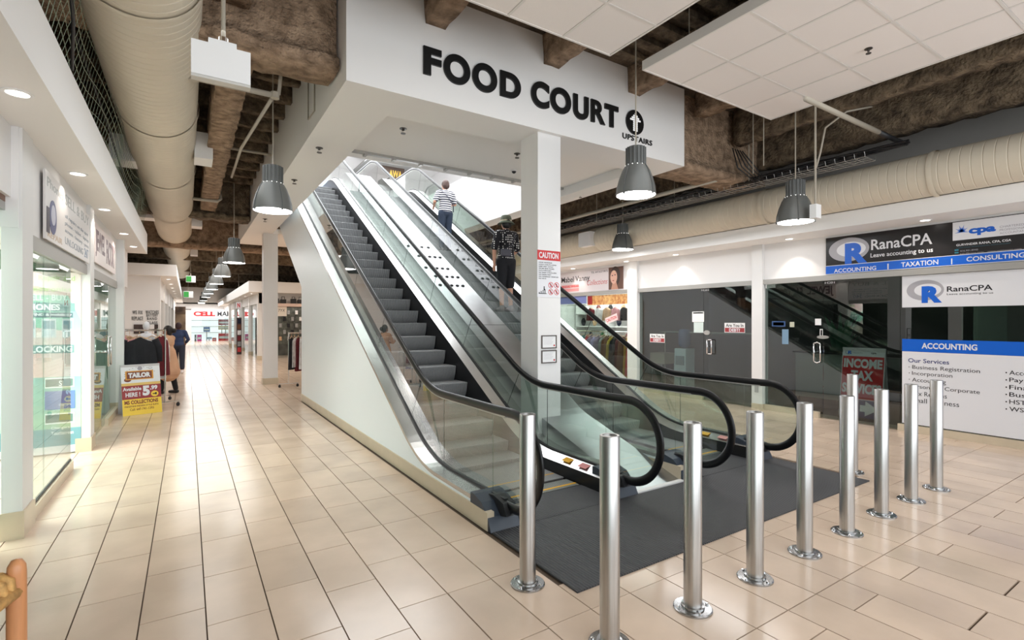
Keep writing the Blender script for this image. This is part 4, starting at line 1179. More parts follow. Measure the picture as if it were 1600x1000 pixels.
m.tube([(XR-0.06, yh-0.05, 1.22), (XR-0.06, yh, 1.245), (XR-0.06, yh+0.05, 1.22)], 0.011, up=(1, 0, 0)); m.tube([(XR-0.06, yh-0.05, 0.93), (XR-0.06, yh, 0.905), (XR-0.06, yh+0.05, 0.93)], 0.011, up=(1, 0, 0))
m.tube([(XR, yh+0.05, 1.08), (XR-0.06, yh+0.05, 1.08)], 0.01)
m.build('handle', CHROME, sb, smooth=True)
FR2 = Face((XR-0.007, 0, 0), (0, -1, 0), (0, 0, 1))
FR2.disc(MB(), -YJ, 1.33, 0.09, 0.028, 0.0, 0.02).build('lock_plate', ALU, sb)
MB().box(XR-0.02, XR+0.02, 4.93, 5.11, 2.18, 2.25).build('hinge_clamp', CHROME, sb)
tR('1C01', SIGNW, sb, 1289, 1304, 440.5, 443.5, F=FR2, d=0.001, X=XR-0.01)
def note(par, px0, px1, yt, yb, m, name='notice'):
    a0, bt = pxr(px0, yt, XR-0.01); a1, _b = pxr(px1, yt, XR-0.01); _, bb = pxr(px0, yb, XR-0.01)
    FR2.rect(MB(), a0, a1, bb, bt, 0.001, 0.003).build(name, m, par)
    return a0, a1, bb, bt
BLUEG = mat('notice_blue', hexc(120, 150, 175), 0.4)
note(sb, 1222, 1232, 514.5, 537.5, BLUEG); note(sb, 1206, 1227, 502, 510, mat('notice_edge', hexc(60, 90, 140), 0.4)); note(sb, 1208, 1225, 503.5, 508.5, mat('notice_dark', hexc(28, 40, 62), 0.4))
note(sb, 1273.5, 1283, 498, 508, PAPER); note(sb, 1281, 1285.5, 514, 525.5, PAPER); note(sb, 1282, 1284.8, 515.5, 524, INK); note(sb, 1234, 1241, 503, 511, mat('notice_cream', hexc(190, 190, 170), 0.4))
# film panels on the big pane
fp = root('window_film', (XR, 2, 1.2), 'white window film with blue accounting band and service list', 'window sign')
a0, bt = pxr(1409.5, 424, XR-0.01)
_, bb = pxr(1409.5, 480.5, XR-0.01)
FR2.rect(MB(), a0, 1.5, bb, 2.245, 0.0005, 0.002).build('upper_film', SIGNW, fp)
_, b1 = pxr(1409.5, 529.5, XR-0.01); _, b2_ = pxr(1409.5, 548.5, XR-0.01)
FR2.rect(MB(), a0, 1.5, b2_, b1, 0.0005, 0.002).build('blue_band', BLUE, fp)
FR2.rect(MB(), a0, 1.5, 0.115, b2_-0.002, 0.0005, 0.002).build('lower_film', SIGNW, fp)
al, _b = pxr(1416.5, 455, XR-0.01); arr, _b = pxr(1475, 455, XR-0.01); ca = (al+arr)/2
FR2.ring(MB(), ca, 2.06-0.03, (arr-al)/2, 0.145, (arr-al)/2*0.72, 0.09, 0.002, 0.003, oa=0.03).build('logo_ring', mat('logo_grey', hexc(170, 164, 176), 0.4), fp)
tR('R', BLUE, fp, 1440, 1472, 447.5, 473.5, F=FR2, X=XR-0.01, d=0.003, bold=0.06)
tR('RanaCPA', INK, fp, 1479.5, 1551, 447.5, 456, F=FR2, X=XR-0.01, d=0.002, bold=0.015)
tR('Leave accounting to us', INK, fp, 1479.5, 1552, 458.2, 462, F=FR2, X=XR-0.01, d=0.002)
TT = [('ACCOUNTING', SIGNW, 1440, 1527, 535.6, 544.7, 0.03), ('Our Services', DBLUE, 1419, 1483, 559.5, 566.0, 0.01), ('•', INK, 1419.6, 1421, 572.5, 574.0, 0), ('Business Registration', INK, 1425.5, 1531, 570.3, 578, 0),
      ('•', INK, 1420, 1421.5, 581.8, 583.3, 0), ('Incorporation', INK, 1425, 1488, 579.9, 587.5, 0), ('•', INK, 1420, 1421.5, 591.8, 593.3, 0), ('Accounting', INK, 1425, 1478, 590, 598, 0), ('Personal & Corporate', INK, 1421.5, 1531, 600, 607.5, 0),
      ('Tax Returns', INK, 1424, 1479.5, 610.5, 617.3, 0), ('Small Business', INK, 1423, 1498.6, 620.7, 627.8, 0)]
for i, s_ in enumerate(('Acco', 'Payr', 'Fina', 'Busi', 'HST', 'WSI')):
    yt = 578.7+11.35*i
    TT.append((s_, INK, 1577, 1606 if i < 4 else 1603, yt, yt+6.8+(1.6 if i == 1 else 0), 0.005)); TT.append(('•', INK, 1571, 1573.5, yt+2.3, yt+4.6, 0))
for s_, mm, p0_, p1_, yt, yb, bo in TT:
    tR(s_, mm, fp, p0_, p1_, yt, yb, F=FR2, X=XR-0.01, d=0.002, bold=bo, name='lettering')

# --- things inside shop B
dk = root('reception_desk', (9.9, 4.2, 0), 'pale green-grey reception desk behind the dark glass', 'desk')
ya, za = onX(1243, 575, 9.7); yb_, _z = onX(1345, 580, 9.7)
MB().box(9.7, 9.74, yb_, ya, 0.18, 1.0).build('front_panel', mat('desk_green_grey', hexc(142, 150, 142), 0.5), dk)
MB().box(9.65, 10.3, yb_-0.03, ya+0.03, 1.0, 1.03).build('top', SIGNK, dk)
MB().box(9.74, 10.25, yb_, yb_+0.03, 0.0, 1.0).box(9.74, 10.25, ya-0.03, ya, 0.0, 1.0).build('side_panel', DARKR, dk)
MB().box(9.78, 10.2, yb_+0.05, ya-0.05, 0.0, 0.18).build('plinth', DARKR, dk)
# income tax A-board just inside the glass
def aboard(name, P00, U, w_, h_, lean, label, cat, colr):
    """P00 lower-left of the front board; U along width; leans back by `lean`"""
    P00 = Vector(P00); U = Vector(U).normalized(); back = Vector((0, 0, 1)).cross(U)*-1
    back = Vector((-U.y, U.x, 0))
    V = (Vector((0, 0, 1))*h_ + back*lean).normalized()
    r = root(name, tuple(P00+U*(w_/2)+back*lean), label, cat)
    F = Face(P00, U, V)
    F.rect(MB(), 0, w_, 0, h_, -0.02, 0.0).build('front_board', colr, r)
    P2 = P00+back*(2*lean); V2 = (Vector((0, 0, 1))*h_ - back*lean).normalized()
    F2 = Face(P2, U, V2)
    F2.rect(MB(), 0, w_, 0, h_, 0.0, 0.02).build('rear_board', mat('board_back', hexc(205, 202, 205), 0.5), r)
    return r, F
ya, _z = onX(1310, 655, 9.02); yb_, _z = onX(1377, 655, 9.02)
tb, TF = aboard('sandwich_board', (9.02, ya, 0.0), (0, -1, 0), ya-yb_, 1.17, 0.16, 'red income tax sandwich board behind the dark glass', 'sign board', SIGNW)
Wb = ya-yb_; Hb = 1.17*1.0
TF.rect(MB(), 0.01, Wb-0.01, 0.34, 1.03, 0.0, 0.002).build('red_field', RED, tb)
TF.rect(MB(), 0.01, Wb-0.01, 0.02, 0.33, 0.0, 0.002).build('blue_field', DBLUE, tb)
TF.rect(MB(), 0.0, Wb, 0.0, 0.05, 0.002, 0.004).build('foot_band', SIGNK, tb)
for s_, b0, b1, a0, a1 in (('INCOME', 0.84, 0.99, 0.05, 0.95), ('TAX', 0.64, 0.80, 0.24, 0.76), ('SERVICES', 0.43, 0.59, 0.04, 0.96)):
    TF.text(s_, SIGNW, tb, Wb*a0, Wb*a1, b0, b1, d=0.002, bold=0.045)
TF.poly(MB(), [(Wb*0.5, 0.15), (Wb*0.62, 0.15), (Wb*0.62, 0.08), (Wb*0.92, 0.20), (Wb*0.62, 0.32), (Wb*0.62, 0.25), (Wb*0.5, 0.25)], 0.002, 0.004).build('arrow', SIGNW, tb)
TF.text('R', BLUE, tb, 0.08, 0.14, 1.06, 1.12, d=0.001, bold=0.05); TF.text('RanaCPA', GREYP, tb, 0.16, 0.30, 1.075, 1.10, d=0.001); TF.text('cpa', INK, tb, Wb*0.68, Wb*0.8, 1.07, 1.10, d=0.001, bold=0.02)
TF.ring(MB(), 0.09, 1.09, 0.05, 0.035, 0.04, 0.026, 0.001, 0.002).build('logo_ring', GREYP, tb)
pl = root('potted_plant', (10.9, 4.75, 0), 'dim green potted plant in the dark office corner', 'plant')
MB().lathe([(0.10, 0), (0.15, 0.3), (0.16, 0.32)], (10.9, 4.8, 0), 16).build('pot', mat('pot_grey', hexc(70, 74, 78), 0.5), pl)
for k in range(26):
    a = k*2.4; L_ = 0.2+0.12*random.random(); hh = 0.8+0.7*random.random()
    m = MB(); m.v = [(10.9, 4.8, 0.3), (10.9+L_*0.5*math.cos(a)+0.04, 4.8+L_*0.5*math.sin(a), 0.3+hh*0.8), (10.9+L_*math.cos(a), 4.8+L_*math.sin(a), 0.3+hh), (10.9+L_*0.5*math.cos(a)-0.04, 4.8+L_*0.5*math.sin(a)+0.05, 0.3+hh*0.75)]; m.f = [(0, 1, 2, 3)]
    m.build('leaf', mat('leaf_green', hexc(40, 90, 60), 0.5), pl)

# --- shopfront A (debt office)
sa = root('shopfront', (XR, 6.7, 0), 'dark glass shopfront with two debt stickers between white pilasters', 'shopfront')
MB().box(XR-0.06, XR+0.04, 5.33, 8.12, 2.25, 2.335).build('head_frame', ALU, sa)
YM_ = onX(1100, 500, XR)[0]
MB().box(XR-0.05, XR+0.03, YM_, 8.12, 0.0, 0.10).build('sill', BASE, sa)
MB().box(XR-0.006, XR+0.006, YM_+0.003, 8.11, 0.10, 2.25).build('pane', DGLASS, sa)
MB().box(XR-0.006, XR+0.006, 5.34, YM_-0.003, 0.03, 2.25).build('door_pane', DGLASS, sa)
m = MB(); yh = YM_-0.12
for dy in (0, -0.10): m.tube([(XR-0.07, yh+dy, 0.94), (XR-0.07, yh+dy, 1.22)], 0.012)
m.tube([(XR-0.07, yh, 1.22), (XR-0.07, yh-0.1, 1.22)], 0.012); m.tube([(XR-0.07, yh, 0.94), (XR-0.07, yh-0.1, 0.94)], 0.012); m.tube([(XR, yh, 1.08), (XR-0.07, yh, 1.08)], 0.01)
m.build('handle', CHROME, sa, smooth=True)
FR2.disc(MB(), -(YM_-0.08), 1.36, 0.07, 0.045, 0.0, 0.02).build('lock_plate', ALU, sa)
MB().box(XR-0.02, XR+0.02, 5.34, 5.52, 2.18, 2.25).build('hinge_clamp', CHROME, sa)
note(sa, 1081.5, 1100, 487, 503, PAPER); note(sa, 1084, 1099, 503.5, 519.5, mat('notice_pale', hexc(205, 218, 214), 0.4)); note(sa, 1083, 1098.5, 488, 490, INK)
for (p0_, p1_, yt, yb) in ((1132, 1164, 504.5, 519.5), (1015.5, 1038.5, 521.5, 534.5)):
    a0, a1, b0, b1 = note(sa, p0_, p1_, yt, yb, PAPER, 'debt_sticker'); mid = (b0+b1)/2
    FR2.rect(MB(), a0+0.01, a1-0.01, b0+0.01, mid, 0.003, 0.004).build('red_band', DRED, sa)
    FR2.text('Are You In', INK, sa, a0+0.03, a1-0.03, mid+0.015, b1-0.015, d=0.003, bold=0.02)
    FR2.text('DEBT?', SIGNW, sa, a0+0.1, a1-0.1, b0+0.02, mid-0.012, d=0.004, bold=0.03)
tR('1C02', SIGNW, sa, 1096, 1108, 452, 455, F=FR2, d=0.001, X=XR-0.01)
# inside: water cooler, two stools with boxes, inner door
wc = root('water_cooler', (9.25, 7.35, 0), 'pale water cooler with blue bottle behind the dark glass', 'water cooler')
MB().box(9.15, 9.45, 7.16, 7.46, 0.0, 0.98).build('body', mat('cooler_white', hexc(196, 214, 220), 0.4), wc)
MB().box(9.13, 9.15, 7.2, 7.42, 0.62, 0.82).build('tap_recess', mat('cooler_grey', hexc(120, 135, 145), 0.4), wc)
o = MB().lathe([(0.05, 0.98), (0.13, 1.06), (0.135, 1.3), (0.12, 1.4), (0.04, 1.42)], (9.3, 7.31, 0), 20).build('bottle', mat('bottle_blue', hexc(60, 90, 135), 0.15), wc, smooth=True)
for i, yy in enumerate((7.85, )):
    st_ = root('stool', (9.2, yy, 0), 'cream padded stool with thin steel legs behind the dark glass', 'stool')
    MB().box(9.02, 9.42, yy-0.22, yy+0.20, 0.62, 0.86).build('seat', mat('stool_cream', hexc(150, 145, 130), 0.6), st_)
    for dx in (0.04, 0.36):
        for dy in (-0.19, 0.17): MB().tube([(9.02+dx, yy+dy, 0.62), (9.02+dx, yy+dy, 0.0)], 0.011, 8).build('leg', CHROME, st_)
idr = root('inner_door', (10.4, 6.3, 0), 'dark inner door with grey frame deep in the debt office', 'door')
MB().box(11.3, 11.39, 5.6, 5.72, 0, 2.2).box(11.3, 11.39, 6.6, 6.72, 0, 2.2).box(11.3, 11.39, 5.72, 6.6, 2.1, 2.2).build('frame', mat('frame_grey', hexc(120, 118, 112), 0.6), idr)
MB().box(11.33, 11.38, 5.72, 6.6, 0, 2.1).build('leaf', mat('door_dark', hexc(52, 48, 48), 0.6), idr)
hs_ = root('storage_shelf', (9.0, 6.8, 1.3), 'thin glass shelf line running across the debt office', 'shelf')
MB().box(9.3, 9.6, 5.40, 8.0, 1.325, 1.35).build('board', mat('shelf_glass', hexc(112, 128, 120), 0.3), hs_)
MB().box(9.45, 9.47, 5.5, 5.52, 0.0, 1.325).box(9.45, 9.47, 7.98, 8.0, 0.0, 1.325).build('bracket', ALU, hs_)

# ================================================================== CLOTHING SHOP (far right)
ms_ = root('shop_sign', (XR-0.03, 10, 2.35), 'pale collections sign with a portrait above the clothing shop', 'sign')
a0, bt = pxr(876, 428.5); a1, _b = pxr(974.5, 417)
FR.rect(MB(), -11.35, a1, 2.345, 2.91, 0.0, 0.02).build('panel', mat('sign_pale', hexc(214, 206, 208), 0.4), ms_)
a2, _b = pxr(951.5, 417)
ah = (a2+a1)/2
FR.rect(MB(), a2, a1, 2.36, 2.90, 0.02, 0.022).build('portrait_background', mat('portrait_brown', hexc(92, 62, 50), 0.5), ms_)
FR.disc(MB(), ah-0.02, 2.68, 0.165, 0.235, 0.022, 0.023).build('portrait_hair', mat('portrait_hair', hexc(52, 34, 28), 0.5), ms_)
FR.disc(MB(), ah-0.07, 2.66, 0.115, 0.165, 0.023, 0.024).build('portrait_face', mat('portrait_skin', hexc(214, 168, 148), 0.5), ms_)
FR.poly(MB(), [(ah-0.16, 2.36), (ah-0.11, 2.53), (ah+0.01, 2.55), (ah+0.08, 2.36)], 0.022, 0.0235).build('portrait_neck', mat('portrait_skin2', hexc(190, 140, 118), 0.5), ms_)
m = MB(); FR.disc(m, ah-0.115, 2.70, 0.026, 0.012, 0.024, 0.025, 12); FR.disc(m, ah-0.025, 2.71, 0.026, 0.012, 0.024, 0.025, 12); m.build('portrait_eyes', INK, ms_)
FR.disc(MB(), ah-0.085, 2.575, 0.03, 0.012, 0.024, 0.025, 12).build('portrait_lips', mat('portrait_lip', hexc(150, 60, 62), 0.4), ms_)
FR.disc(MB(), ah-0.06, 2.79, 0.03, 0.02, 0.024, 0.025, 12).build('portrait_jewel', mat('portrait_gold', hexc(222, 196, 160), 0.4), ms_)
tR('Mabel Vanny', INK, ms_, 877, 921, 434, 445, d=0.021, bold=0.01)
tR('Collections', mat('print_rose', hexc(196, 96, 98), 0.4), ms_, 917, 949, 438, 446, d=0.021, shear=0.4)
tR('TEL 647.627.0072', INK, ms_, 923, 949.5, 424.5, 427.5, d=0.021)
tR('BRIDAL WEAR', RED, ms_, 878, 904, 447.5, 450.5, d=0.0225); 
b0_, zt = pxr(878, 446.5); b1_, _b = pxr(905, 446.5); _, zb = pxr(878, 451)
FR.rect(MB(), b0_, b1_, zb, zt, 0.02, 0.021).build('pink_band', mat('print_pink', hexc(220, 150, 150), 0.4), ms_)
FR.rect(MB(), b0_, b1_, zb-0.1, zt-0.1, 0.02, 0.021).build('pink_band', mat('print_pink', hexc(205, 120, 120), 0.4), ms_)
sc_f = root('shopfront', (XR, 10.5, 0), 'bright clothing shop glass front crowded with garments', 'shopfront')
MB().box(XR-0.06, XR+0.04, 8.42, 12.6, 2.25, 2.335).build('head_frame', ALU, sc_f)
MB().box(XR-0.006, XR+0.006, 8.43, 9.9, 0.05, 2.25).build('pane', SGLASS, sc_f)
MB().box(XR-0.006, XR+0.006, 9.91, 12.6, 0.05, 2.25).build('pane', SGLASS, sc_f)
FR2.rect(MB(), -12.5, -9.95, 2.05, 2.25, 0.001, 0.003).build('blue_header_film', mat('film_blue', hexc(120, 130, 185), 0.4), sc_f)
FR2.rect(MB(), -9.9, -8.45, 2.0, 2.24, 0.001, 0.003).build('jewel_film', mat('film_gold', hexc(240, 200, 130), 0.4, col2=hexc(190, 110, 60), scale=14), sc_f)
FR2.rect(MB(), -9.9, -9.72, 2.02, 2.24, 0.003, 0.004).build('red_corner', mat('film_red', hexc(150, 30, 30), 0.4), sc_f)
# garments, shelves
def garment(x, y, z, w_, h_, m, face, label, group, sleeves=True, flare=1.15, cat='garment', hanger=True, th=0.05):
    """hanging garment: shoulders at top, folds below; face = angle of its width direction"""
    r = root('hanging_garment', (x, y, z), label, cat, group)
    mb = MB(); nu, nv = 16, 12; ca, sa_ = math.cos(face), math.sin(face); ph = random.random()*6
    for side in (0, 1):
        for j in range(nv+1):
            v = j/nv
            half = w_/2*(0.32+0.68*min(1, v/0.10)**0.7) if v < 0.10 else w_/2*(1.0 + (flare-1)*(v-0.10)/0.9)
            for i in range(nu+1):
                u = -1+2*i/nu
                drop = 0.06*h_*abs(u)**1.5*(1-min(1, v*2)) if v < 0.5 else 0
                edge = math.sqrt(max(0, 1-u*u))
                dpt = (1 if side else -1)*(th*(0.3+0.7*edge)*edge + 0.001) + 0.018*v*math.sin(u*9+ph) + 0.01*v*math.sin(u*17+ph*2)
                lx = u*half; mb.v.append((x+lx*ca-dpt*sa_, y+lx*sa_+dpt*ca, z-v*h_-drop))
    K = (nu+1)*(nv+1)
    for side in (0, 1):
        for j in range(nv):
            for i in range(nu):
                a = side*K+j*(nu+1)+i; q = (a, a+1, a+nu+2, a+nu+1); mb.f.append(q if side else q[::-1])
    mb.build('cloth', m, r, smooth=True)
    if sleeves:
        for s_ in (-1, 1):
            pts = [(x+s_*w_*0.46*ca, y+s_*w_*0.46*sa_, z-0.05*h_), (x+s_*w_*0.58*ca, y+s_*w_*0.58*sa_, z-0.25*h_), (x+s_*w_*0.62*ca, y+s_*w_*0.62*sa_, z-0.62*h_)]
            MB().tube(pts, 0.055, 10, ry=0.035, up=(-sa_, ca, 0), radii=[1.0, 0.95, 0.75]).build('sleeve', m, r, smooth=True)
    if hanger:
        hm = MB(); hm.tube([(x-w_*0.36*ca, y-w_*0.36*sa_, z-0.05), (x, y, z+0.015), (x+w_*0.36*ca, y+w_*0.36*sa_, z-0.05)], 0.009, 6)
        hm.tube([(x, y, z+0.01), (x, y, z+0.06), (x+0.02*sa_, y-0.02*ca, z+0.085), (x, y, z+0.10)], 0.003, 5)
        hm.build('hanger', mat('hanger_wood', hexc(214, 176, 140), 0.4), r)
    return r
CL = {n_: mat('cloth_'+n_, hexc(*c), 0.85, var=0.2, scale=14) for n_, c in dict(mauve=(150, 128, 150), red=(200, 62, 66), brown=(112, 70, 50), gold=(196, 160, 60), black=(26, 26, 32), navy=(24, 30, 52), pink=(228, 160, 170), teal=(70, 140, 150), white=(225, 222, 222), green=(60, 110, 70), blue=(40, 70, 160), tan=(196, 160, 128), maroon=(110, 32, 42), grey=(150, 150, 150), lilac=(180, 160, 200)).items()}
cr = root('clothes_rail', (9.1, 9.3, 0), 'steel clothes rail behind the clothing shop glass, hung with gowns', 'clothes rail')
MB().tube([(9.1, 8.5, 1.32), (9.1, 10.8, 1.32)], 0.015, 8).build('rail', CHROME, cr)
for yy in (8.5, 10.8): MB().tube([(9.1, yy, 0), (9.1, yy, 1.34)], 0.015, 8).build('upright', CHROME, cr)
names = ['red', 'gold', 'brown', 'maroon', 'black', 'gold', 'brown', 'grey', 'mauve', 'lilac', 'mauve', 'red', 'teal', 'blue']
wn = {'red': 'bright red', 'gold': 'golden yellow', 'brown': 'brown', 'maroon': 'maroon', 'black': 'black', 'grey': 'grey', 'mauve': 'mauve', 'lilac': 'lilac', 'teal': 'teal', 'blue': 'blue'}
for i, n_ in enumerate(names):
    garment(9.08+0.02*(i % 2), 8.62+0.15*i, 1.22, 0.42, 0.95+0.1*(i % 3), CL[n_], 0.06 if i % 2 else -0.06, '%s gown, %s along the shop window rail counted from the pilaster' % (wn[n_], ['first', 'second', 'third', 'fourth', 'fifth', 'sixth', 'seventh', 'eighth', 'ninth', 'tenth', 'eleventh', 'twelfth', 'thirteenth', 'fourteenth'][i]), 'gowns in the clothing shop window', sleeves=False, flare=1.3)
shf = root('display_shelves', (10.9, 10.6, 0), 'white display shelves on the back wall of the clothing shop', 'shelves')
for z in (0.5, 0.95, 1.4, 1.8): MB().box(10.7, 11.08, 8.6, 12.7, z, z+0.03).build('shelf_board', WHITE, shf)
for y in (8.6, 9.9, 11.3, 12.7): MB().box(10.7, 11.08, y-0.015, y+0.015, 0, 2.2).build('upright', WHITE, shf)
for i in range(22):
    y = 8.75+0.178*i; z = (1.43, 0.98, 1.83)[i % 3]; n_ = ['black', 'grey', 'green', 'maroon', 'tan', 'navy', 'white'][i % 7]
    r = root('handbag', (10.85, y, z), '%s bag, %s from the right on the %s shelf of the clothing shop' % (n_, ['first', 'second', 'third', 'fourth', 'fifth', 'sixth', 'seventh', 'eighth'][i//3], ['middle', 'lower', 'top'][i % 3]), 'bag', 'bags on the clothing shop shelves')
    o = MB().ball((10.85, y, z+0.13), 0.075, 12, rz=0.13, ry=0.08).build('body', CL[n_], r, smooth=True)
    MB().tube([(10.85, y-0.05, z+0.22), (10.85, y-0.03, z+0.30), (10.85, y+0.03, z+0.30), (10.85, y+0.05, z+0.22)], 0.006, 6, up=(1, 0, 0)).build('handle', CL[n_], r)
for i in range(7):
    n_ = ['green', 'white', 'black', 'pink', 'tan', 'white', 'maroon'][i]
    garment(9.5, 8.7+0.32*i, 1.95, 0.3, 0.35, CL[n_], 1.57, '%s top hanging high in the clothing shop window, %s from the pilaster' % (n_, ['first', 'second', 'third', 'fourth', 'fifth', 'sixth', 'seventh'][i]), 'tops high in the clothing shop window', sleeves=False, hanger=True)
mr = root('top_rail', (9.5, 9.6, 2.05), 'upper rail for tops in the clothing shop window', 'clothes rail')
MB().tube([(9.5, 8.4, 2.05), (9.5, 12.8, 2.05)], 0.012, 8).build('rail', CHROME, mr)
sk_ = root('discount_sticker', (XR, 9.2, 1.5), 'tilted pink and white sticker with red letters on the clothing shop glass', 'sign')
a0, b0 = pxr(947.5, 507, XR-0.01); a1, b1 = pxr(966, 497, XR-0.01)
U_ = Vector((0, -1, 0))*math.cos(0.30) + Vector((0, 0, 1))*math.sin(0.30); V_ = Vector((0, 0, 1))*math.cos(0.30) - Vector((0, -1, 0))*math.sin(0.30)
FS = Face((XR-0.008, -a0, b0), U_, V_)
FS.rect(MB(), 0, 0.42, 0, 0.16, 0.0, 0.003).build('panel', mat('sticker_pinkwhite', hexc(240, 215, 215), 0.4), sk_)
FS.text('CAUTION', RED, sk_, 0.03, 0.39, 0.04, 0.12, d=0.003, bold=0.02)
# ================================================================== LEFT SHOP PRINTS
FLf = Face((XL+0.012, 0, 0), (0, 1, 0), (0, 0, 1))
GS = root('shop_sign', (-1.02, 6.8, 2.3), 'pale grey sign with a round blue emblem over the left phone shop', 'sign')
FG = Face((-1.018, 0, 0), (0, 1, 0), (0, 0, 1))
def pxl(px, py, X=-1.01):
    y, z = onX(px, py, X); return y, z
ya, zt = pxl(69, 263); _, zb = pxl(69, 372)
FG.rect(MB(), ya, 7.93, zb, zt, 0.0, 0.015).build('panel', mat('sign_palegrey', hexc(214, 210, 208), 0.35), GS)
GT = mat('sign_greytext', hexc(158, 160, 158), 0.4); GB = mat('sign_greyblue', hexc(120, 130, 142), 0.4); TANT = mat('sign_tan', hexc(196, 170, 140), 0.4)
yc, zc = pxl(81, 340)
FG.disc(MB(), yc, zc, 0.14, 0.15, 0.015, 0.018).build('emblem_disc', mat('emblem_blue', hexc(70, 74, 120), 0.4), GS)
FG.disc(MB(), yc, zc+0.02, 0.09, 0.09, 0.018, 0.02).build('emblem_inner', mat('emblem_pale', hexc(190, 190, 205), 0.4), GS)
FG.rect(MB(), yc-0.24, yc-0.13, zc-0.16, zc+0.06, 0.015, 0.018).build('emblem_figure', mat('emblem_dark', hexc(60, 52, 66), 0.4), GS)
H_ = zt-zb; W_ = 7.93-ya
for s_, a0, a1, b0, b1, m_ in (('Phones', 0.03, 0.32, 0.78, 0.92, GT), ('SELL & BUY', 0.36, 0.97, 0.76, 0.94, GT), ('all repairs on the spot', 0.36, 0.95, 0.52, 0.60, GB), ('phone - tablet - laptop', 0.36, 0.97, 0.40, 0.48, GB),
                              ('screen - battery - parts', 0.36, 0.97, 0.28, 0.36, GB), ('UNLOCKING', 0.36, 0.80, 0.10, 0.22, GB), ('24/7', 0.84, 0.96, 0.08, 0.26, mat('sign_softblue', hexc(100, 125, 160), 0.4)), ('REPAIR', 0.04, 0.30, 0.05, 0.14, TANT)):
    FG.text(s_, m_, GS, ya+W_*a0, ya+W_*a1, zb+H_*b0, zb+H_*b1, d=0.015)
G2 = root('shop_sign', (-1.02, 9.4, 2.35), 'pale sign with close-set maroon letters over the second left shop', 'sign')
FG.rect(MB(), 8.35, 10.55, 2.36, 2.88, 0.0, 0.015).build('panel', mat('sign_pinkwhite', hexc(222, 208, 204), 0.35), G2)
FG.text('JEWEL', mat('sign_maroon', hexc(96, 60, 72), 0.4), G2, 8.42, 9.3, 2.44, 2.80, d=0.015, bold=0.03)
FG.text('FACTORY', mat('sign_maroon', hexc(96, 60, 72), 0.4), G2, 9.45, 10.45, 2.44, 2.80, d=0.015, bold=0.03)

# big window poster standing across the left shop
FP = Face((0, 7.97, 0), (1, 0, 0), (0, 0, 1))
po = root('window_poster', (-1.5, 7.98, 0.05), 'tall pink and green phone poster facing the camera in the left shop', 'poster')
def pxp(px, py): return onY(px, py, 7.97)
x1p, _z = pxp(126.5, 600); x0p = -2.05
_, z1p = pxp(110, 426); _, z0p = pxp(110, 706)
PK = mat('poster_pink', hexc(238, 190, 188), 0.45, col2=hexc(232, 226, 220), scale=1.4); PG = mat('poster_green', hexc(186, 222, 190), 0.45, col2=hexc(140, 196, 190), scale=1.6); PB = mat('poster_blue', hexc(120, 170, 180), 0.45, var=0.15, scale=2)
def zz_(py): return pxp(110, py)[1]
FP.rect(MB(), x0p, x1p, zz_(588), z1p, -0.01, 0.0).build('pink_upper_sheet', PK, po)
FP.rect(MB(), x0p, x1p, zz_(668), zz_(588), -0.01, 0.0).build('green_middle_sheet', PG, po)
FP.rect(MB(), x0p, x1p, zz_(695), zz_(668), -0.01, 0.0).build('blue_lower_sheet', PB, po)
FP.rect(MB(), x0p, x1p, z0p, zz_(695), -0.01, 0.0).build('white_foot', SIGNW, po)
FP.poly(MB(), [(x0p, zz_(462)), (x1p-0.12, zz_(462)), (x1p, zz_(500)), (x1p, zz_(520)), (x0p, zz_(500))], 0.0, 0.001).build('green_swirl', PG, po)
POW = mat('poster_text', hexc(250, 250, 250), 0.4, emit=0.15); POG = mat('poster_greytext', hexc(130, 165, 165), 0.4); POL = mat('poster_lime', hexc(190, 225, 150), 0.4)
def tP(s_, m_, p0_, p1_, yt, yb, d=0.002, bold=0.01):
    xa, zt = pxp(p0_, yt); xb, _z = pxp(p1_, yt); _, zb = pxp(p0_, yb)
    FP.text(s_, m_, po, xa, xb, zb, zt, d=d, bold=bold)
def rP(m_, p0_, p1_, yt, yb, d=0.001, name='print_box'):
    xa, zt = pxp(p0_, yt); xb, _z = pxp(p1_, yt); _, zb = pxp(p0_, yb)
    FP.rect(MB(), xa, xb, zb, zt, d, d+0.001).build(name, m_, po)
tP('Repair and', POL, 60, 117, 429, 440, bold=0.0); tP('electronics', POL, 40, 112, 447, 454)
tP('SELL - BUY', POW, 42, 105, 459, 469)
rP(POG, 30, 117, 472.5, 486); tP('PHONES', POW, 37, 94, 474.5, 484.5, bold=0.04)
rP(mat('poster_navy', hexc(96, 120, 130), 0.4), 30, 114, 488, 496, 0.001); tP('WIND & mobilicity', POW, 44, 112, 489.5, 494.5, bold=0.02)
for a, b in ((40, 56), (65, 88), (97, 115)):
    rP(SIGNW, a, b, 498, 528, 0.002, 'phone_picture'); rP(mat('phone_screen', hexc(150, 170, 180), 0.4), a+2, b-2, 501, 514, 0.003, 'phone_screen')
    rP(mat('phone_keys', hexc(205, 212, 220), 0.4), a+2, b-2, 516, 525, 0.003, 'phone_keys')
rP(POG, 24, 116, 540, 553.5); tP('UNLOCKING', POW, 26, 113, 541.8, 551.8, d=0.003, bold=0.04)
rP(POW, 70, 116, 591, 607, 0.001); rP(mat('poster_slate', hexc(110, 140, 132), 0.4), 71, 114, 593, 605, 0.002); tP('S', POW, 92, 97, 595, 603, d=0.004)
rP(mat('poster_violet', hexc(110, 140, 190), 0.4), 70, 117.5, 612, 641, 0.002); tP('Chargers', POW, 92, 111, 631, 635, d=0.004)
rP(POW, 70, 116, 647, 664, 0.001); rP(mat('poster_slate', hexc(110, 140, 132), 0.4), 71, 114, 649, 661.5, 0.002)
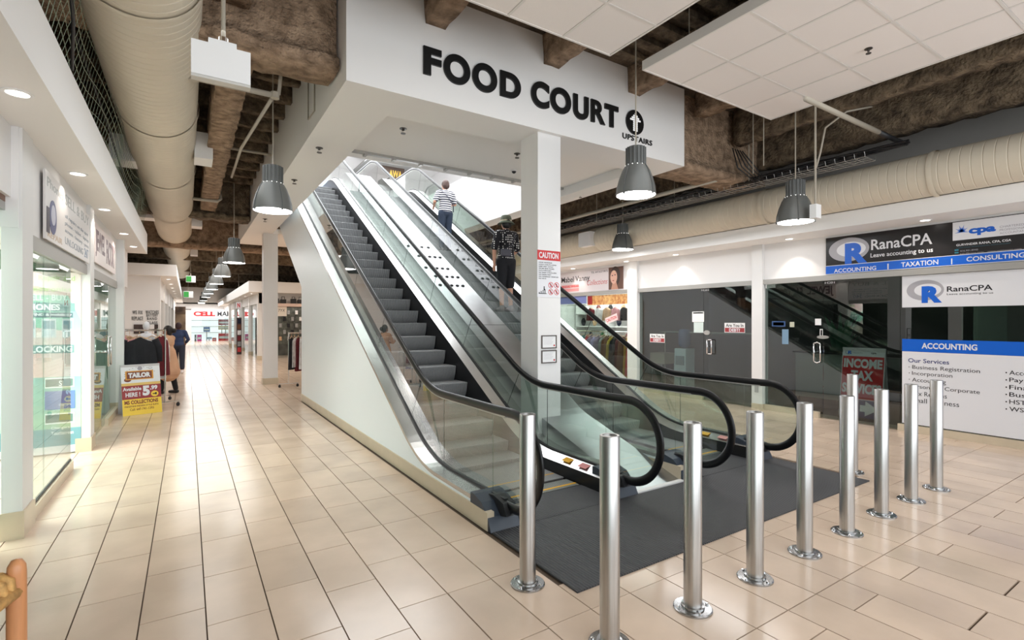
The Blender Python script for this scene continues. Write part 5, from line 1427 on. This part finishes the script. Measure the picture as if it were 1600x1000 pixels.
tP('Chargers', POW, 80, 109, 667, 672.5); tP('Touchscreen', POW, 80, 115, 675, 680.5)
# display counter inside left shop
dc = root('display_counter', (-1.8, 6.6, 0), 'white glass-topped counter inside the left phone shop', 'counter')
MB().box(-3.0, -2.4, 5.4, 7.7, 0.0, 0.9).build('body', mat('counter_white', hexc(214, 220, 214), 0.4), dc)
MB().box(-3.02, -2.38, 5.38, 7.72, 0.9, 0.93).build('top', mat('counter_top', hexc(150, 160, 155), 0.2), dc)
tl = root('ceiling_tube_light', (-2.2, 6.6, 2.9), 'white tube light on the left shop ceiling', 'lamp')
MB().box(-1.8, -1.6, 5.6, 7.6, 2.90, 2.98).build('housing', WHITE, tl)
MB().box(-1.77, -1.63, 5.65, 7.55, 2.88, 2.90).build('tube', GLOW, tl)

# ================================================================== TAILOR A-BOARD
tbo, TB = aboard('sandwich_board', (-0.905, 10.56, 0.0), (0.95, 0.31, 0), 0.56, 0.86, 0.16, 'white and yellow TAILOR sandwich board standing on the floor at left', 'sign board', SIGNW)
W_ = 0.56
TB.rect(MB(), 0, W_, 0, 0.27, 0.0, 0.002).build('yellow_field', YEL, tbo)
TB.rect(MB(), 0, W_, 0.27, 0.50, 0.0, 0.002).build('maroon_field', DRED, tbo)
TB.rect(MB(), 0, W_, 0.50, 0.545, 0.0, 0.002).build('gold_band', mat('print_gold', hexc(226, 190, 110), 0.4), tbo)
TB.rect(MB(), 0.06, 0.46, 0.60, 0.75, 0.0, 0.003).build('orange_plaque', ORG, tbo)
TB.rect(MB(), 0.08, 0.44, 0.615, 0.735, 0.003, 0.004).build('brown_plaque', mat('print_brown', hexc(120, 60, 40), 0.4), tbo)
TB.disc(MB(), 0.09, 0.60, 0.05, 0.035, 0.0, 0.002).build('thread_spool', mat('print_brown', hexc(120, 60, 40), 0.4), tbo)
m = MB()
for k in range(14):
    t = math.radians(20+14*k); TB.rect(m, 0.27+0.22*math.cos(t)-0.006, 0.27+0.22*math.cos(t)+0.008, 0.68+0.13*math.sin(t)-0.004, 0.68+0.13*math.sin(t)+0.006, 0.0, 0.002)
TB.ring(m, 0.42, 0.79, 0.03, 0.02, 0.024, 0.014, 0.0, 0.002); TB.disc(m, 0.27, 0.79, 0.035, 0.035, 0.0, 0.002)
so_ = m.build('sewing_symbols', GREYP, tbo); so_['kind'] = 'stuff'
TB.text('TAILOR', SIGNW, tbo, 0.10, 0.42, 0.632, 0.718, d=0.004, bold=0.06)
TB.text('Available', SIGNW, tbo, 0.015, 0.275, 0.415, 0.475, d=0.002, bold=0.03)
TB.text('HERE !', SIGNW, tbo, 0.05, 0.255, 0.31, 0.385, d=0.002, bold=0.03)
TB.text('5', SIGNW, tbo, 0.29, 0.395, 0.31, 0.485, d=0.002, bold=0.06)
TB.text('.99', SIGNW, tbo, 0.40, 0.51, 0.405, 0.48, d=0.002, bold=0.05)
TB.disc(MB(), 0.465, 0.335, 0.055, 0.05, 0.002, 0.003).build('yellow_dot', YEL, tbo)
TB.rect(TB.rect(MB(), 0.435, 0.485, 0.325, 0.342, 0.003, 0.004), 0.47, 0.495, 0.318, 0.355, 0.003, 0.004).build('pointing_symbol', INK, tbo)
MAR = mat('print_maroon', hexc(120, 40, 30), 0.4)
TB.text('MS COLLECTIONS', MAR, tbo, 0.03, 0.51, 0.185, 0.25, d=0.002, bold=0.04)
TB.text('PAKISTANI INDIAN STYLE SUITS', MAR, tbo, 0.03, 0.51, 0.135, 0.163, d=0.002, bold=0.02)
TB.text('Call: 647-741-1393', MAR, tbo, 0.10, 0.44, 0.075, 0.115, d=0.002, bold=0.01)

# ================================================================== CLOTHES RACKS IN THE RECESS
def rack(x0, y0, x1, y1, h, label):
    r = root('clothes_rack', ((x0+x1)/2, (y0+y1)/2, 0), label, 'clothes rack')
    MB().tube([(x0, y0, h), (x1, y1, h)], 0.014, 8).build('rail', CHROME, r)
    for (x, y) in ((x0, y0), (x1, y1)):
        MB().tube([(x, y, 0.08), (x, y, h+0.02)], 0.014, 8).build('upright', CHROME, r)
        MB().tube([(x-0.22, y, 0.08), (x+0.22, y, 0.08)], 0.014, 8).build('foot', CHROME, r)
        for dx in (-0.2, 0.2): MB().lathe([(0.02, 0.0), (0.03, 0.02), (0.03, 0.045), (0.012, 0.07)], (x+dx, y, 0), 10).build('caster', BLACKM, r)
    return r
rack(-1.15, 11.35, -0.35, 11.35, 1.42, 'clothes rack right behind the tailor board with the black sweater')
rack(-1.15, 12.3, -0.5, 12.3, 1.42, 'second clothes rack behind the first in the left recess')
garment(-0.72, 11.22, 1.30, 0.48, 0.72, CL['black'], 0.0, 'black long-sleeved sweater hanging on a wooden hanger behind the tailor board', 'garments on the left racks')
for i, (x, y, n_, w_, h_, fa, lab) in enumerate(((-0.98, 11.45, 'pink', 0.34, 0.8, 0.7, 'pink top at the left of the black sweater'), (-0.42, 11.42, 'maroon', 0.36, 0.75, 0.9, 'maroon top at the right of the black sweater'),
      (-0.90, 11.6, 'tan', 0.4, 0.9, 0.4, 'tan long top behind the black sweater'), (-1.12, 11.30, 'teal', 0.3, 1.05, 1.2, 'long teal garment at the left end of the front rack'), (-0.56, 11.62, 'white', 0.4, 0.8, 0.3, 'white top behind the black sweater'),
      (-1.13, 11.62, 'navy', 0.3, 1.1, 1.3, 'navy garment at the far left behind the teal one'), (-0.80, 12.28, 'lilac', 0.42, 0.95, 0.4, 'lilac tunic on the second rack'), (-0.58, 12.32, 'white', 0.42, 0.9, 0.6, 'white tunic on the second rack'), (-1.02, 12.32, 'pink', 0.4, 0.95, 0.2, 'pink tunic on the second rack'))):
    garment(x, y, 1.30+0.02*(i % 2), w_, h_, CL[n_], fa, lab, 'garments on the left racks', sleeves=(i % 2 == 0), hanger=True)
hd_ = root('display_mannequin', (-0.62, 11.9, 1.3), 'small white display bust above the black sweater', 'mannequin')
MB().ball((-0.66, 11.85, 1.50), 0.06, 14, rz=0.085).capsule((-0.66, 11.85, 1.34), (-0.66, 11.85, 1.46), 0.035, 0.03).ball((-0.66, 11.85, 1.28), 0.15, 14, rz=0.09, ry=0.08).build('bust', mat('bust_white', hexc(235, 235, 240), 0.35), hd_, smooth=True)
MB().tube([(-0.66, 11.85, 0), (-0.66, 11.85, 1.22)], 0.015, 8).build('stand', CHROME, hd_)
MB().lathe([(0.14, 0), (0.14, 0.015)], (-0.66, 11.85, 0), 16).build('base', CHROME, hd_)

# ================================================================== FAR END PHONE SHOP
FE = Face((0, 45.98, 0), (1, 0, 0), (0, 0, 1))
cm = root('shop_sign', (1.5, 45.95, 2.3), 'white lit sign with red CELL and grey MART at the far end', 'sign')
def pe(px, py): return onY(px, py, 45.9)
xa, zt = pe(299, 483.5); xb, _z = pe(378, 483.5); _, zb = pe(299, 496)
FE.rect(MB(), xa, xb, zb, zt, 0.0, 0.1).build('light_box', mat('lightbox_white', hexc(255, 255, 255), 0.4, emit=0.75), cm)
for s_, a, b, m_ in (('CELL', 302, 336.5, RED), ('MART', 339.5, 366, mat('print_midgrey', hexc(90, 92, 100), 0.4))):
    x0_, z1_ = pe(a, 486.3); x1_, _z = pe(b, 486.3); _, z0_ = pe(a, 494.2)
    FE.text(s_, m_, cm, x0_, x1_, z0_, z1_, d=0.1, ext=0.02, bold=0.07 if s_ == 'CELL' else 0.03)
struct(MB().box(xa, xb, 45.99, 46.0, 0.1, zb).build('window_3', SGLASS), 'glass of the far phone shop')
BRIGHT = mat('emissive_wall', hexc(250, 252, 255), 0.5, emit=0.9)  # emission stands in for the lighting inside the shop
bw = root('shelf_wall', (1.5, 48.5, 0), 'white shelf wall of the far phone shop, brightness put in as emission', 'shelves')
MB().box(0.0, 5, 48.4, 48.5, 0, 2.8).build('back_panel', BRIGHT, bw)
for z in (0.6, 1.1, 1.6, 2.0): MB().box(0.2, 4.6, 48.1, 48.4, z, z+0.04).build('shelf_board', WHITE, bw)
for px0, px1, y0_, y1_, m_, nm, lab in ((308, 315, 523, 535, mat('mag', hexc(214, 60, 150), 0.5), 'display_box', 'magenta product box low in the far phone shop'), (332, 338, 528, 535, RED, 'display_box', 'small red box on the far phone shop floor'),
      (341.5, 352, 521, 535, RED, 'poster_stand', 'red promotion stand in the far phone shop'), (341.5, 352, 499, 508, DRED, 'hanging_poster', 'red poster hanging above the red stand in the far shop'), (341.5, 352, 509, 515, mat('beige_p', hexc(214, 196, 160), 0.5), 'hanging_poster', 'beige poster below the red one in the far shop'),
      (318, 328, 511, 518.5, mat('print_slateblue', hexc(110, 135, 190), 0.5), 'display_screen', 'grey-blue display in the far phone shop'), (323, 331, 527, 530, mat('print_skyblue', hexc(150, 185, 225), 0.5), 'display_box', 'pale blue box in the far phone shop'), (304, 307, 523, 534, mat('darkgrey_p', hexc(90, 90, 96), 0.5), 'display_box', 'dark narrow box at the left of the far phone shop')):
    x0_, zt = onY(px0, y0_, 46.6); x1_, _z = onY(px1, y0_, 46.6); _, zb = onY(px0, y1_, 46.6)
    zb = max(zb, 0.0) if y1_ > 530 else zb
    r = root(nm, ((x0_+x1_)/2, 46.7, zb), lab, 'display')
    MB().box(x0_, x1_, 46.6, 46.9, zb, zt).build('body', m_, r)
    MB().box(x0_+0.05, x1_-0.05, 46.58, 46.6, zb+(zt-zb)*0.3, zb+(zt-zb)*0.6).build('label_panel', SIGNW, r)
    if zb > 0.05: MB().tube([((x0_+x1_)/2, 46.75, 0), ((x0_+x1_)/2, 46.75, zb)], 0.03, 6).build('stand_pole', ALU, r)
kp = root('kiosk_post', (2.1, 35, 0), 'white post before the far phone shop', 'post')
x0_, _z = onY(358.5, 520, 35.0); x1_, _z = onY(361.5, 520, 35.0)
MB().box(x0_, x1_, 35, 35.2, 0, 2.6).build('shaft', WHITE, kp); MB().box(x0_-0.03, x1_+0.03, 34.97, 35.23, 0, 0.2).build('base', BASE, kp)
dr_ = root('magazine_rack', (2.0, 24.5, 0), 'tall dark rack of colourful cards at the far right shop corner', 'rack')
x0_, _z = onY(370, 520, 27.0); x1_, _z = onY(377.5, 520, 27.0)
MB().box(x0_, x1_, 27.0, 27.2, 0.0, 1.75).build('frame', mat('rack_dark', hexc(70, 50, 50), 0.5), dr_)
for i in range(6): MB().box(x0_+0.03, x1_-0.03, 26.97, 27.0, 0.12+0.27*i, 0.33+0.27*i).build('card_row', [CL['red'], CL['grey'], CL['maroon'], CL['white'], CL['brown'], CL['navy']][i], dr_)
ns = root('hanging_sign', (2.0, 26.5, 2.3), 'small sign with a red letter N hanging down the far right side', 'sign')
FN = Face((0, 27.0, 0), (1, 0, 0), (0, 0, 1)); x0_, zt = onY(369, 472, 27.0); x1_, zb = onY(377, 482, 27.0)
MB().tube([((x0_+x1_)/2, 27.02, zt), ((x0_+x1_)/2, 27.02, 4.0)], 0.01, 6).build('hanging_rod', PIPE, ns); FN.rect(MB(), x0_, x1_, zb, zt, -0.04, 0).build('panel', SIGNW, ns); FN.text('N', RED, ns, x0_+0.05, x1_-0.05, zb+0.04, zt-0.04, d=0.001, bold=0.04)

# far left boards and shop glimpses
fb_ = root('shop_picture', (-0.7, 36, 2.0), 'brown picture board at the left of the far phone shop', 'poster')
FQ = Face((0, 35.9, 0), (1, 0, 0), (0, 0, 1)); x0_, zt = onY(273.5, 479, 35.9); x1_, zb = onY(290, 490, 35.9)
FQ.rect(MB(), x0_, x1_, zb, zt, -0.05, 0).build('panel', mat('picture_brown', hexc(150, 122, 100), 0.5, col2=hexc(70, 50, 40), scale=2), fb_)
MB().box(x0_, x1_, 35.95, 36.0, 0.0, zb).build('support', mat('far_shop_wall', hexc(196, 168, 140), 0.8), fb_)

# ================================================================== FAR RIGHT SHOP BLOCK FRONT
FB = Face((0, 22.6, 0), (1, 0, 0), (0, 0, 1))
lg = root('ledge_shelf', (3.2, 22.4, 2.25), 'pale ledge carrying black bags on the far shop front', 'shelf')
MB().box(2.6, 5.5, 22.2, 22.58, 2.18, 2.30).build('board', mat('ledge_pink', hexc(222, 196, 184), 0.5), lg)
for i in range(7):
    x = 2.75+0.27*i+(0.12 if i > 2 else 0)
    r = root('handbag', (x, 22.35, 2.30), ['first', 'second', 'third', 'fourth', 'fifth', 'sixth', 'seventh'][i]+' black bag from the left on the pale ledge', 'bag', 'black bags on the pale ledge')
    MB().box(x-0.10, x+0.10, 22.27, 22.45, 2.30, 2.47+0.03*(i % 2)).build('body', BLACKM, r)
    MB().tube([(x-0.06, 22.36, 2.46), (x-0.05, 22.36, 2.58), (x+0.05, 22.36, 2.58), (x+0.06, 22.36, 2.46)], 0.012, 6, up=(0, 1, 0)).build('handle', BLACKM, r)
mw = root('merchandise_wall', (3.5, 23.3, 0), 'grey wall hung with small packets inside the far shop', 'display')
MB().box(2.7, 5.5, 23.4, 23.5, 0.6, 2.15).build('back_panel', mat('merch_grey', hexc(96, 100, 92), 0.7, col2=hexc(48, 50, 48), scale=9), mw)
for i in range(16):
    for j in range(5):
        if i % 2 == j % 2: continue
        MB().box(2.8+0.16*i, 2.9+0.16*i, 23.34, 23.4, 0.75+0.28*j, 0.92+0.28*j).build('packet', [CL['grey'], CL['white'], CL['black'], CL['tan'], CL['grey']][(i+j) % 5], mw)
ws = root('shop_sign', (2.9, 22.5, 1.95), 'small white sign with black script letters under the ledge', 'sign')
x0_, zt = onY(434, 479, 22.3); x1_, zb = onY(448, 494, 22.3)
FB2 = Face((0, 22.3, 0), (1, 0, 0), (0, 0, 1))
FB2.rect(MB(), x0_-0.2, x1_, zb, zt, -0.03, 0).build('panel', mat('sign_cream', hexc(226, 218, 208), 0.4), ws); FB2.text('TYX', INK, ws, x0_+0.02, x0_+0.28, zb+0.18, zt-0.1, d=0.001, shear=0.3)
MB().tube([(x0_, 22.35, zt), (x0_, 22.35, 2.2)], 0.006, 6).build('hanger', ALU, ws)
rr2 = rack(2.05, 13.1, 3.0, 13.3, 1.3, 'clothes rack with red coats between column and escalator wall')
for i, (x, n_, h_, lab) in enumerate(((2.12, 'black', 0.8, 'black coat at the left end of the red coat rack'), (2.19, 'white', 0.75, 'white coat next to the black one on the red coat rack'), (2.28, 'maroon', 0.85, 'dark red coat on the rack beside the escalator wall'), (2.36, 'white', 0.8, 'narrow white coat between two red ones'),
                                     (2.45, 'red', 0.85, 'bright red coat touching the escalator wall edge'), (2.58, 'red', 0.85, 'second bright red coat hidden by the escalator wall'), (2.50, 'blue', 0.30, 'blue cap-like cover on top of the red coats'))):
    garment(x, 13.12+0.03*(i % 3), 1.22 if n_ != 'blue' else 1.30, 0.30, h_, CL[n_], 1.1, lab, 'coats on the rack by the escalator wall', sleeves=False)

# ================================================================== RUSH-SEAT STOOL IN THE LOWER LEFT CORNER
def camp(lat, dep): return (dep*S_+lat*C_, dep*C_-lat*S_)
PX0 = camp(-1.184, 1.20)
d1_ = Vector(camp(-0.97, -0.26)); d2_ = Vector(camp(0.26, -0.97))
d1_ = Vector((d1_.x, d1_.y, 0)).normalized(); d2_ = Vector((d2_.x, d2_.y, 0)).normalized()
P0 = Vector((PX0[0], PX0[1], 0)); SS = 0.40
stl = root('bar_stool', tuple(P0+(d1_+d2_)*(SS/2)), 'orange wooden bar stool with woven rush seat, cut by the lower left corner', 'stool')
cor = [P0, P0+d1_*SS, P0+(d1_+d2_)*SS, P0+d2_*SS]
for i, c in enumerate(cor):
    MB().lathe([(0.0185, 0.0), (0.0195, 0.5), (0.0185, 0.995), (0.017, 1.015), (0.010, 1.028), (0.0, 1.031)], tuple(c), 20, cap=False).build('leg', CHAIRW, stl, smooth=True)
for z in (0.25, 0.45):
    for i in range(4):
        a, b = cor[i], cor[(i+1) % 4]; MB().tube([(a.x, a.y, z), (b.x, b.y, z)], 0.011, 10).build('stretcher', CHAIRW, stl, smooth=True)
RUSH = mat('woven_rush', hexc(206, 160, 96), 0.7, var=0.3, scale=60)
cen = P0+(d1_+d2_)*(SS/2)
ri = 0
for e in range(4):
    a, b = cor[e], cor[(e+1) % 4]
    mcord = MB()
    for k in range(15):
        t = (k+1)/16.0; tt = min(t, 1-t)*2
        p = a+(b-a)*t; inn = (cen-(a+b)/2)*tt
        q = p+inn
        pts = [(p.x+inn.x*s_, p.y+inn.y*s_, 0.985+0.012*(1-s_)*s_*4 - (0.02 if s_ == 0 else 0)) for s_ in (0, 0.08, 0.5, 1)]
        pts = [(p.x, p.y, 0.945)] + pts
        mcord.tube(pts, 0.0125, 6)
    o = mcord.build('rush_cords', RUSH, stl, smooth=True); o['kind'] = 'stuff'
for i in range(4):
    a, b = cor[i], cor[(i+1) % 4]; MB().tube([(a.x, a.y, 0.955), (b.x, b.y, 0.955)], 0.017, 10).build('seat_rail', RUSH, stl, smooth=True)
# ================================================================== PEOPLE
def remesh(o, vox, sm=3):
    a = o.modifiers.new('r', 'REMESH'); a.mode = 'VOXEL'; a.voxel_size = vox; a.use_smooth_shade = True
    b = o.modifiers.new('s', 'SMOOTH'); b.factor = 0.5; b.iterations = sm
    return o


def pattern(name, kind):
    if name in MATS: return MATS[name]
    m = mat(name, (0.5, 0.5, 0.5), 0.85); nt = m.node_tree; N = nt.nodes; L = nt.links; b = N['Principled BSDF']
    tc = N.new('ShaderNodeTexCoord'); ramp = N.new('ShaderNodeValToRGB'); ramp.color_ramp.interpolation = 'CONSTANT'
    if kind == 'stripe':
        sx = N.new('ShaderNodeSeparateXYZ'); L.new(tc.outputs['Object'], sx.inputs[0])
        mu = N.new('ShaderNodeMath'); mu.operation = 'MULTIPLY'; mu.inputs[1].default_value = 20.0; L.new(sx.outputs[2], mu.inputs[0])
        fr = N.new('ShaderNodeMath'); fr.operation = 'FRACT'; L.new(mu.outputs[0], fr.inputs[0]); L.new(fr.outputs[0], ramp.inputs['Fac'])
        ramp.color_ramp.elements[0].color = (*hexc(40, 42, 66), 1); ramp.color_ramp.elements[1].position = 0.5; ramp.color_ramp.elements[1].color = (*hexc(240, 238, 240), 1)
    else:
        v = N.new('ShaderNodeTexVoronoi'); v.inputs['Scale'].default_value = 24; v.inputs['Randomness'].default_value = 0.12; L.new(tc.outputs['Object'], v.inputs['Vector'])
        L.new(v.outputs['Distance'], ramp.inputs['Fac'])
        ramp.color_ramp.elements[0].color = (*hexc(235, 232, 228), 1); ramp.color_ramp.elements[1].position = 0.30; ramp.color_ramp.elements[1].color = (*hexc(24, 22, 28), 1)
    L.new(ramp.outputs['Color'], b.inputs['Base Color']); return m


SKIN = mat('skin', hexc(214, 160, 134), 0.55); SKIN2 = mat('skin_brown', hexc(150, 102, 78), 0.55)


def person(loc, yaw, H, arms, label, skin, top, bottom, hair, sleeve=0.45, pant=1.0, tunic=0.0, legs=None, shoe=None, sit=None, head_turn=0.0):
    """arms: ((elbow),(wrist)) for left (-x) and right (+x), local metres at 1.6 m height; legs: foot offsets"""
    k = H/1.6; r = root('person', loc, label, 'person')
    cy, sy = math.cos(yaw), math.sin(yaw)
    def T(p):
        x, y, z = p[0]*k, p[1]*k, p[2]*k; return (loc[0]+x*cy-y*sy, loc[1]+x*sy+y*cy, loc[2]+z)
    def bl(m, p, a, b_=None, c=None, n=16):
        # ellipsoid aligned to the body's own frame
        i0 = len(m.v); m.ball((0, 0, 0), a, n, rz=c or a, ry=b_ or a)
        for j in range(i0, len(m.v)):
            q = m.v[j]; m.v[j] = T((p[0]+q[0], p[1]+q[1], p[2]+q[2]))
    def cp(m, p, q, r1, r2): m.capsule(T(p), T(q), r1*k, r2*k, 14)
    legs = legs or ((-0.09, 0.0), (0.09, 0.0))
    B = MB()
    bl(B, (0, 0, 0.90), 0.145, 0.10, 0.12); bl(B, (0, 0, 1.06), 0.115, 0.085, 0.15); bl(B, (0, 0, 1.23), 0.145, 0.10, 0.15)
    cp(B, (-0.15, 0, 1.325), (0.15, 0, 1.325), 0.052, 0.052); cp(B, (0, -0.005, 1.34), (0, 0.01, 1.45), 0.052, 0.048)
    bl(B, (0, 0.015, 1.505), 0.074, 0.092, 0.112, 20)
    ht = head_turn; hx, hy = -math.sin(ht), math.cos(ht)
    bl(B, (0.09*hx, 0.015+0.095*hy, 1.495), 0.012, 0.018, 0.02, 8)              # nose
    bl(B, (0.06*hx, 0.015+0.07*hy, 1.445), 0.035, 0.03, 0.03, 10)              # chin
    for s in (-1, 1): bl(B, (s*0.074*math.cos(ht), 0.01+s*0.074*math.sin(ht), 1.50), 0.010, 0.018, 0.028, 8)
    hips = ((-0.085, 0, 0.86), (0.085, 0, 0.86)); feet = []
    for s, (fx, fy) in zip((0, 1), legs):
        kn = (fx*0.95, fy*0.5+0.015, 0.46); an = (fx, fy, 0.08)
        cp(B, hips[s], kn, 0.082, 0.052); cp(B, kn, an, 0.05, 0.034); cp(B, (fx, fy-0.03, 0.035), (fx, fy+0.13, 0.028), 0.034, 0.028); feet.append((kn, an))
    for s, (el, wr) in zip((-1, 1), arms):
        sh = (s*0.172, 0, 1.315); cp(B, sh, el, 0.046, 0.036); cp(B, el, wr, 0.036, 0.024)
        d = (Vector(wr)-Vector(el)).normalized(); side = d.cross(Vector((0, 1, 0.2))).normalized()
        pc = Vector(wr)+d*0.045; bl(B, tuple(pc), 0.024, 0.024, 0.036, 10)
        nrm = d.cross(side).normalized()
        for f in range(4):
            o_ = side*(-0.024+0.016*f); L1 = (0.036, 0.044, 0.042, 0.032)[f]
            a_ = Vector(wr)+d*0.075+o_; b1_ = a_+d*L1*0.8; c1_ = b1_+(d*0.7+nrm*0.5).normalized()*L1*0.7
            cp(B, tuple(a_-d*0.03), tuple(b1_), 0.0085, 0.008); cp(B, tuple(b1_), tuple(c1_), 0.008, 0.007)
        th = Vector(wr)+d*0.02-side*0.02*s; cp(B, tuple(th), tuple(th+(d*0.6-side*s*0.8).normalized()*0.055), 0.011, 0.008)
    o = remesh(B.build('body', skin, r), 0.0085*k)
    # trousers
    P = MB(); bl(P, (0, 0, 0.88), 0.160, 0.118, 0.13)
    for s in (0, 1):
        kn, an = feet[s]
        if pant >= 0.99: cp(P, hips[s], kn, 0.096, 0.068); cp(P, kn, (an[0], an[1], an[2]+0.03), 0.068, 0.056)
        else:
            kv, av = Vector(kn), Vector(an); e = kv+(av-kv)*max(0, pant)
            cp(P, hips[s], kn, 0.098, 0.078)
            if pant > 0: cp(P, kn, tuple(e), 0.076, 0.066)
    remesh(P.build('trousers', bottom, r), 0.011*k)
    S = MB(); bl(S, (0, 0, 1.23), 0.166, 0.122, 0.165); bl(S, (0, 0, 1.05), 0.148, 0.112, 0.19); bl(S, (0, 0, 0.93), 0.160, 0.122, 0.14)
    cp(S, (-0.15, 0, 1.322), (0.15, 0, 1.322), 0.066, 0.066); cp(S, (0, 0, 1.33), (0, 0, 1.37), 0.07, 0.06)
    if tunic > 0: cp(S, (0, 0, 0.98), (0, 0, 0.95-tunic), 0.16, 0.25)
    for s, (el, wr) in zip((-1, 1), arms):
        sh = Vector((s*0.172, 0, 1.315)); e = Vector(el); w2 = Vector(wr)
        if sleeve <= 1: cp(S, tuple(sh), tuple(sh+(e-sh)*sleeve), 0.064, 0.062)
        else: cp(S, tuple(sh), el, 0.062, 0.052); cp(S, el, tuple(e+(w2-e)*(sleeve-1)), 0.052, 0.04)
    remesh(S.build('shirt', top, r), 0.011*k)
    hb = MB()
    style, hm = hair
    bl(hb, (-0.012*hx, 0.015-0.018*hy, 1.528), 0.088, 0.098, 0.104, 20)
    if style == 'short': bl(hb, (-0.03*hx, 0.0-0.03*hy, 1.49), 0.086, 0.075, 0.085, 16)
    if style == 'bun': bl(hb, (-0.03*hx, -0.03*hy, 1.47), 0.075, 0.06, 0.10, 16); bl(hb, (-0.13*hx, 0.01-0.13*hy, 1.50), 0.05, 0.05, 0.06, 12)
    if style == 'long': bl(hb, (-0.05*hx, -0.05*hy, 1.42), 0.08, 0.05, 0.14, 16)
    # keep the face clear: hair sits back from the forehead
    remesh(hb.build('hair', hm, r), 0.012*k, 2)
    if shoe:
        for s in (0, 1):
            an = feet[s][1]; m = MB(); cp(m, (an[0], an[1]-0.035, 0.042), (an[0], an[1]+0.14, 0.036), 0.042, 0.036); cp(m, (an[0], an[1]-0.02, 0.05), (an[0], an[1]-0.005, 0.085), 0.042, 0.042)
            remesh(m.build('shoe', shoe, r), 0.012*k, 2)
    return r, T


HAIRB = mat('hair_black', hexc(22, 18, 18), 0.5); HAIRR = mat('hair_auburn', hexc(84, 62, 56), 0.55, var=0.2, scale=30)
x, _z = onY(696, 340, 10.39)
p1, T1 = person((x, 10.39, 3.165), 0.0, 1.60, (((-0.27, -0.02, 1.10), (-0.20, 0.20, 1.04)), ((0.25, 0.02, 1.10), (0.27, 0.22, 1.12))),
                'woman in a striped navy and white top riding high on the right escalator', SKIN, pattern('striped_cloth', 'stripe'), mat('jeans_dark', hexc(46, 58, 78), 0.8, var=0.15), ('short', HAIRR), sleeve=0.75, shoe=BLACKM)
sb_ = MB(); sb_.tube([T1((-0.15, 0.06, 1.36)), T1((-0.10, -0.12, 1.32)), T1((0.02, -0.13, 1.2)), T1((0.14, -0.12, 1.02)), T1((0.20, 0.0, 0.92))], 0.012, 6, ry=0.004).build('bag_strap', mat('strap_navy', hexc(60, 56, 84), 0.6), p1)
x, _z = onY(791, 380, 7.96)
p2, T2 = person((x, 7.96, 1.765), 0.0, 1.76, (((-0.235, 0.0, 1.06), (-0.21, 0.05, 0.82)), ((0.24, 0.03, 1.07), (0.24, 0.22, 0.98))),
                'person in a polka-dot shirt and green bucket hat on the right escalator', SKIN, pattern('dotted_cloth', 'dots'), mat('shorts_black', hexc(22, 22, 28), 0.8), ('short', HAIRB), sleeve=0.9, pant=0.0, shoe=mat('shoe_grey', hexc(150, 140, 140), 0.7), head_turn=-0.25)
hat = MB(); hp_ = T2((0, 0.005, 1.53)); kk = 1.76/1.6
hat.lathe([(0.098*kk, 0.015), (0.093*kk, 0.06*kk), (0.078*kk, 0.105*kk), (0.05*kk, 0.115*kk), (0.0, 0.118*kk)], hp_, 24, cap=False)
hat.build('hat_crown', mat('hat_green', hexc(92, 98, 82), 0.8), p2, smooth=True)
MB().lathe([(0.100*kk, 0.03), (0.101*kk, 0.0)], hp_, 24, cap=False).build('hat_band', mat('hat_cream', hexc(206, 196, 170), 0.8), p2, smooth=True)
MB().lathe([(0.099*kk, 0.012), (0.150*kk, -0.038), (0.148*kk, -0.042), (0.097*kk, 0.004)], hp_, 24, cap=False).build('hat_brim', mat('hat_green', hexc(92, 98, 82), 0.8), p2, smooth=True)
bgp = T2((-0.10, -0.135, 0.98))
bm_ = MB(); bm_.box(bgp[0]-0.11, bgp[0]+0.10, bgp[1]-0.05, bgp[1]+0.01, bgp[2]-0.06, bgp[2]+0.07)
bg_ = bm_.build('waist_bag', mat('bag_grey', hexc(78, 78, 88), 0.6), p2); bv = bg_.modifiers.new('b', 'BEVEL'); bv.width = 0.02; bv.segments = 3
MB().tube([T2((-0.12, -0.12, 1.03)), T2((0.02, -0.135, 1.12)), T2((0.12, -0.12, 1.28)), T2((0.10, -0.02, 1.385))], 0.010, 6, ry=0.004).build('bag_strap', mat('bag_grey', hexc(78, 78, 88), 0.6), p2)

p3, T3 = person((-0.36, 13.35, 0.0), math.radians(60), 1.47, (((-0.20, 0.12, 1.10), (-0.10, 0.32, 1.12)), ((0.22, 0.10, 1.10), (0.14, 0.30, 1.08))),
                'woman in a long tan tunic reaching towards the clothes rack at left', SKIN2, mat('tunic_tan', hexc(206, 164, 132), 0.85, var=0.1), mat('trousers_black', hexc(26, 26, 30), 0.8), ('bun', HAIRB), sleeve=1.6, tunic=0.42, legs=((-0.09, 0.1), (0.10, -0.12)), shoe=BLACKM, head_turn=0.3)
x, _z = onY(279, 540, 18.35)
p4, T4 = person((x, 18.35, 0.0), 0.0, 1.52, (((-0.25, -0.02, 1.08), (-0.18, 0.16, 0.98)), ((0.26, -0.02, 1.08), (0.20, 0.15, 0.96))),
                'person in a dark denim jacket walking away down the left passage', SKIN2, mat('denim_dark', hexc(36, 52, 86), 0.85, var=0.2), mat('jeans_black', hexc(30, 34, 50), 0.8), ('short', mat('cap_dark', hexc(46, 22, 28), 0.7)), sleeve=1.85, pant=0.75, legs=((-0.10, 0.22), (0.10, -0.15)), shoe=mat('shoe_white', hexc(220, 214, 214), 0.6))
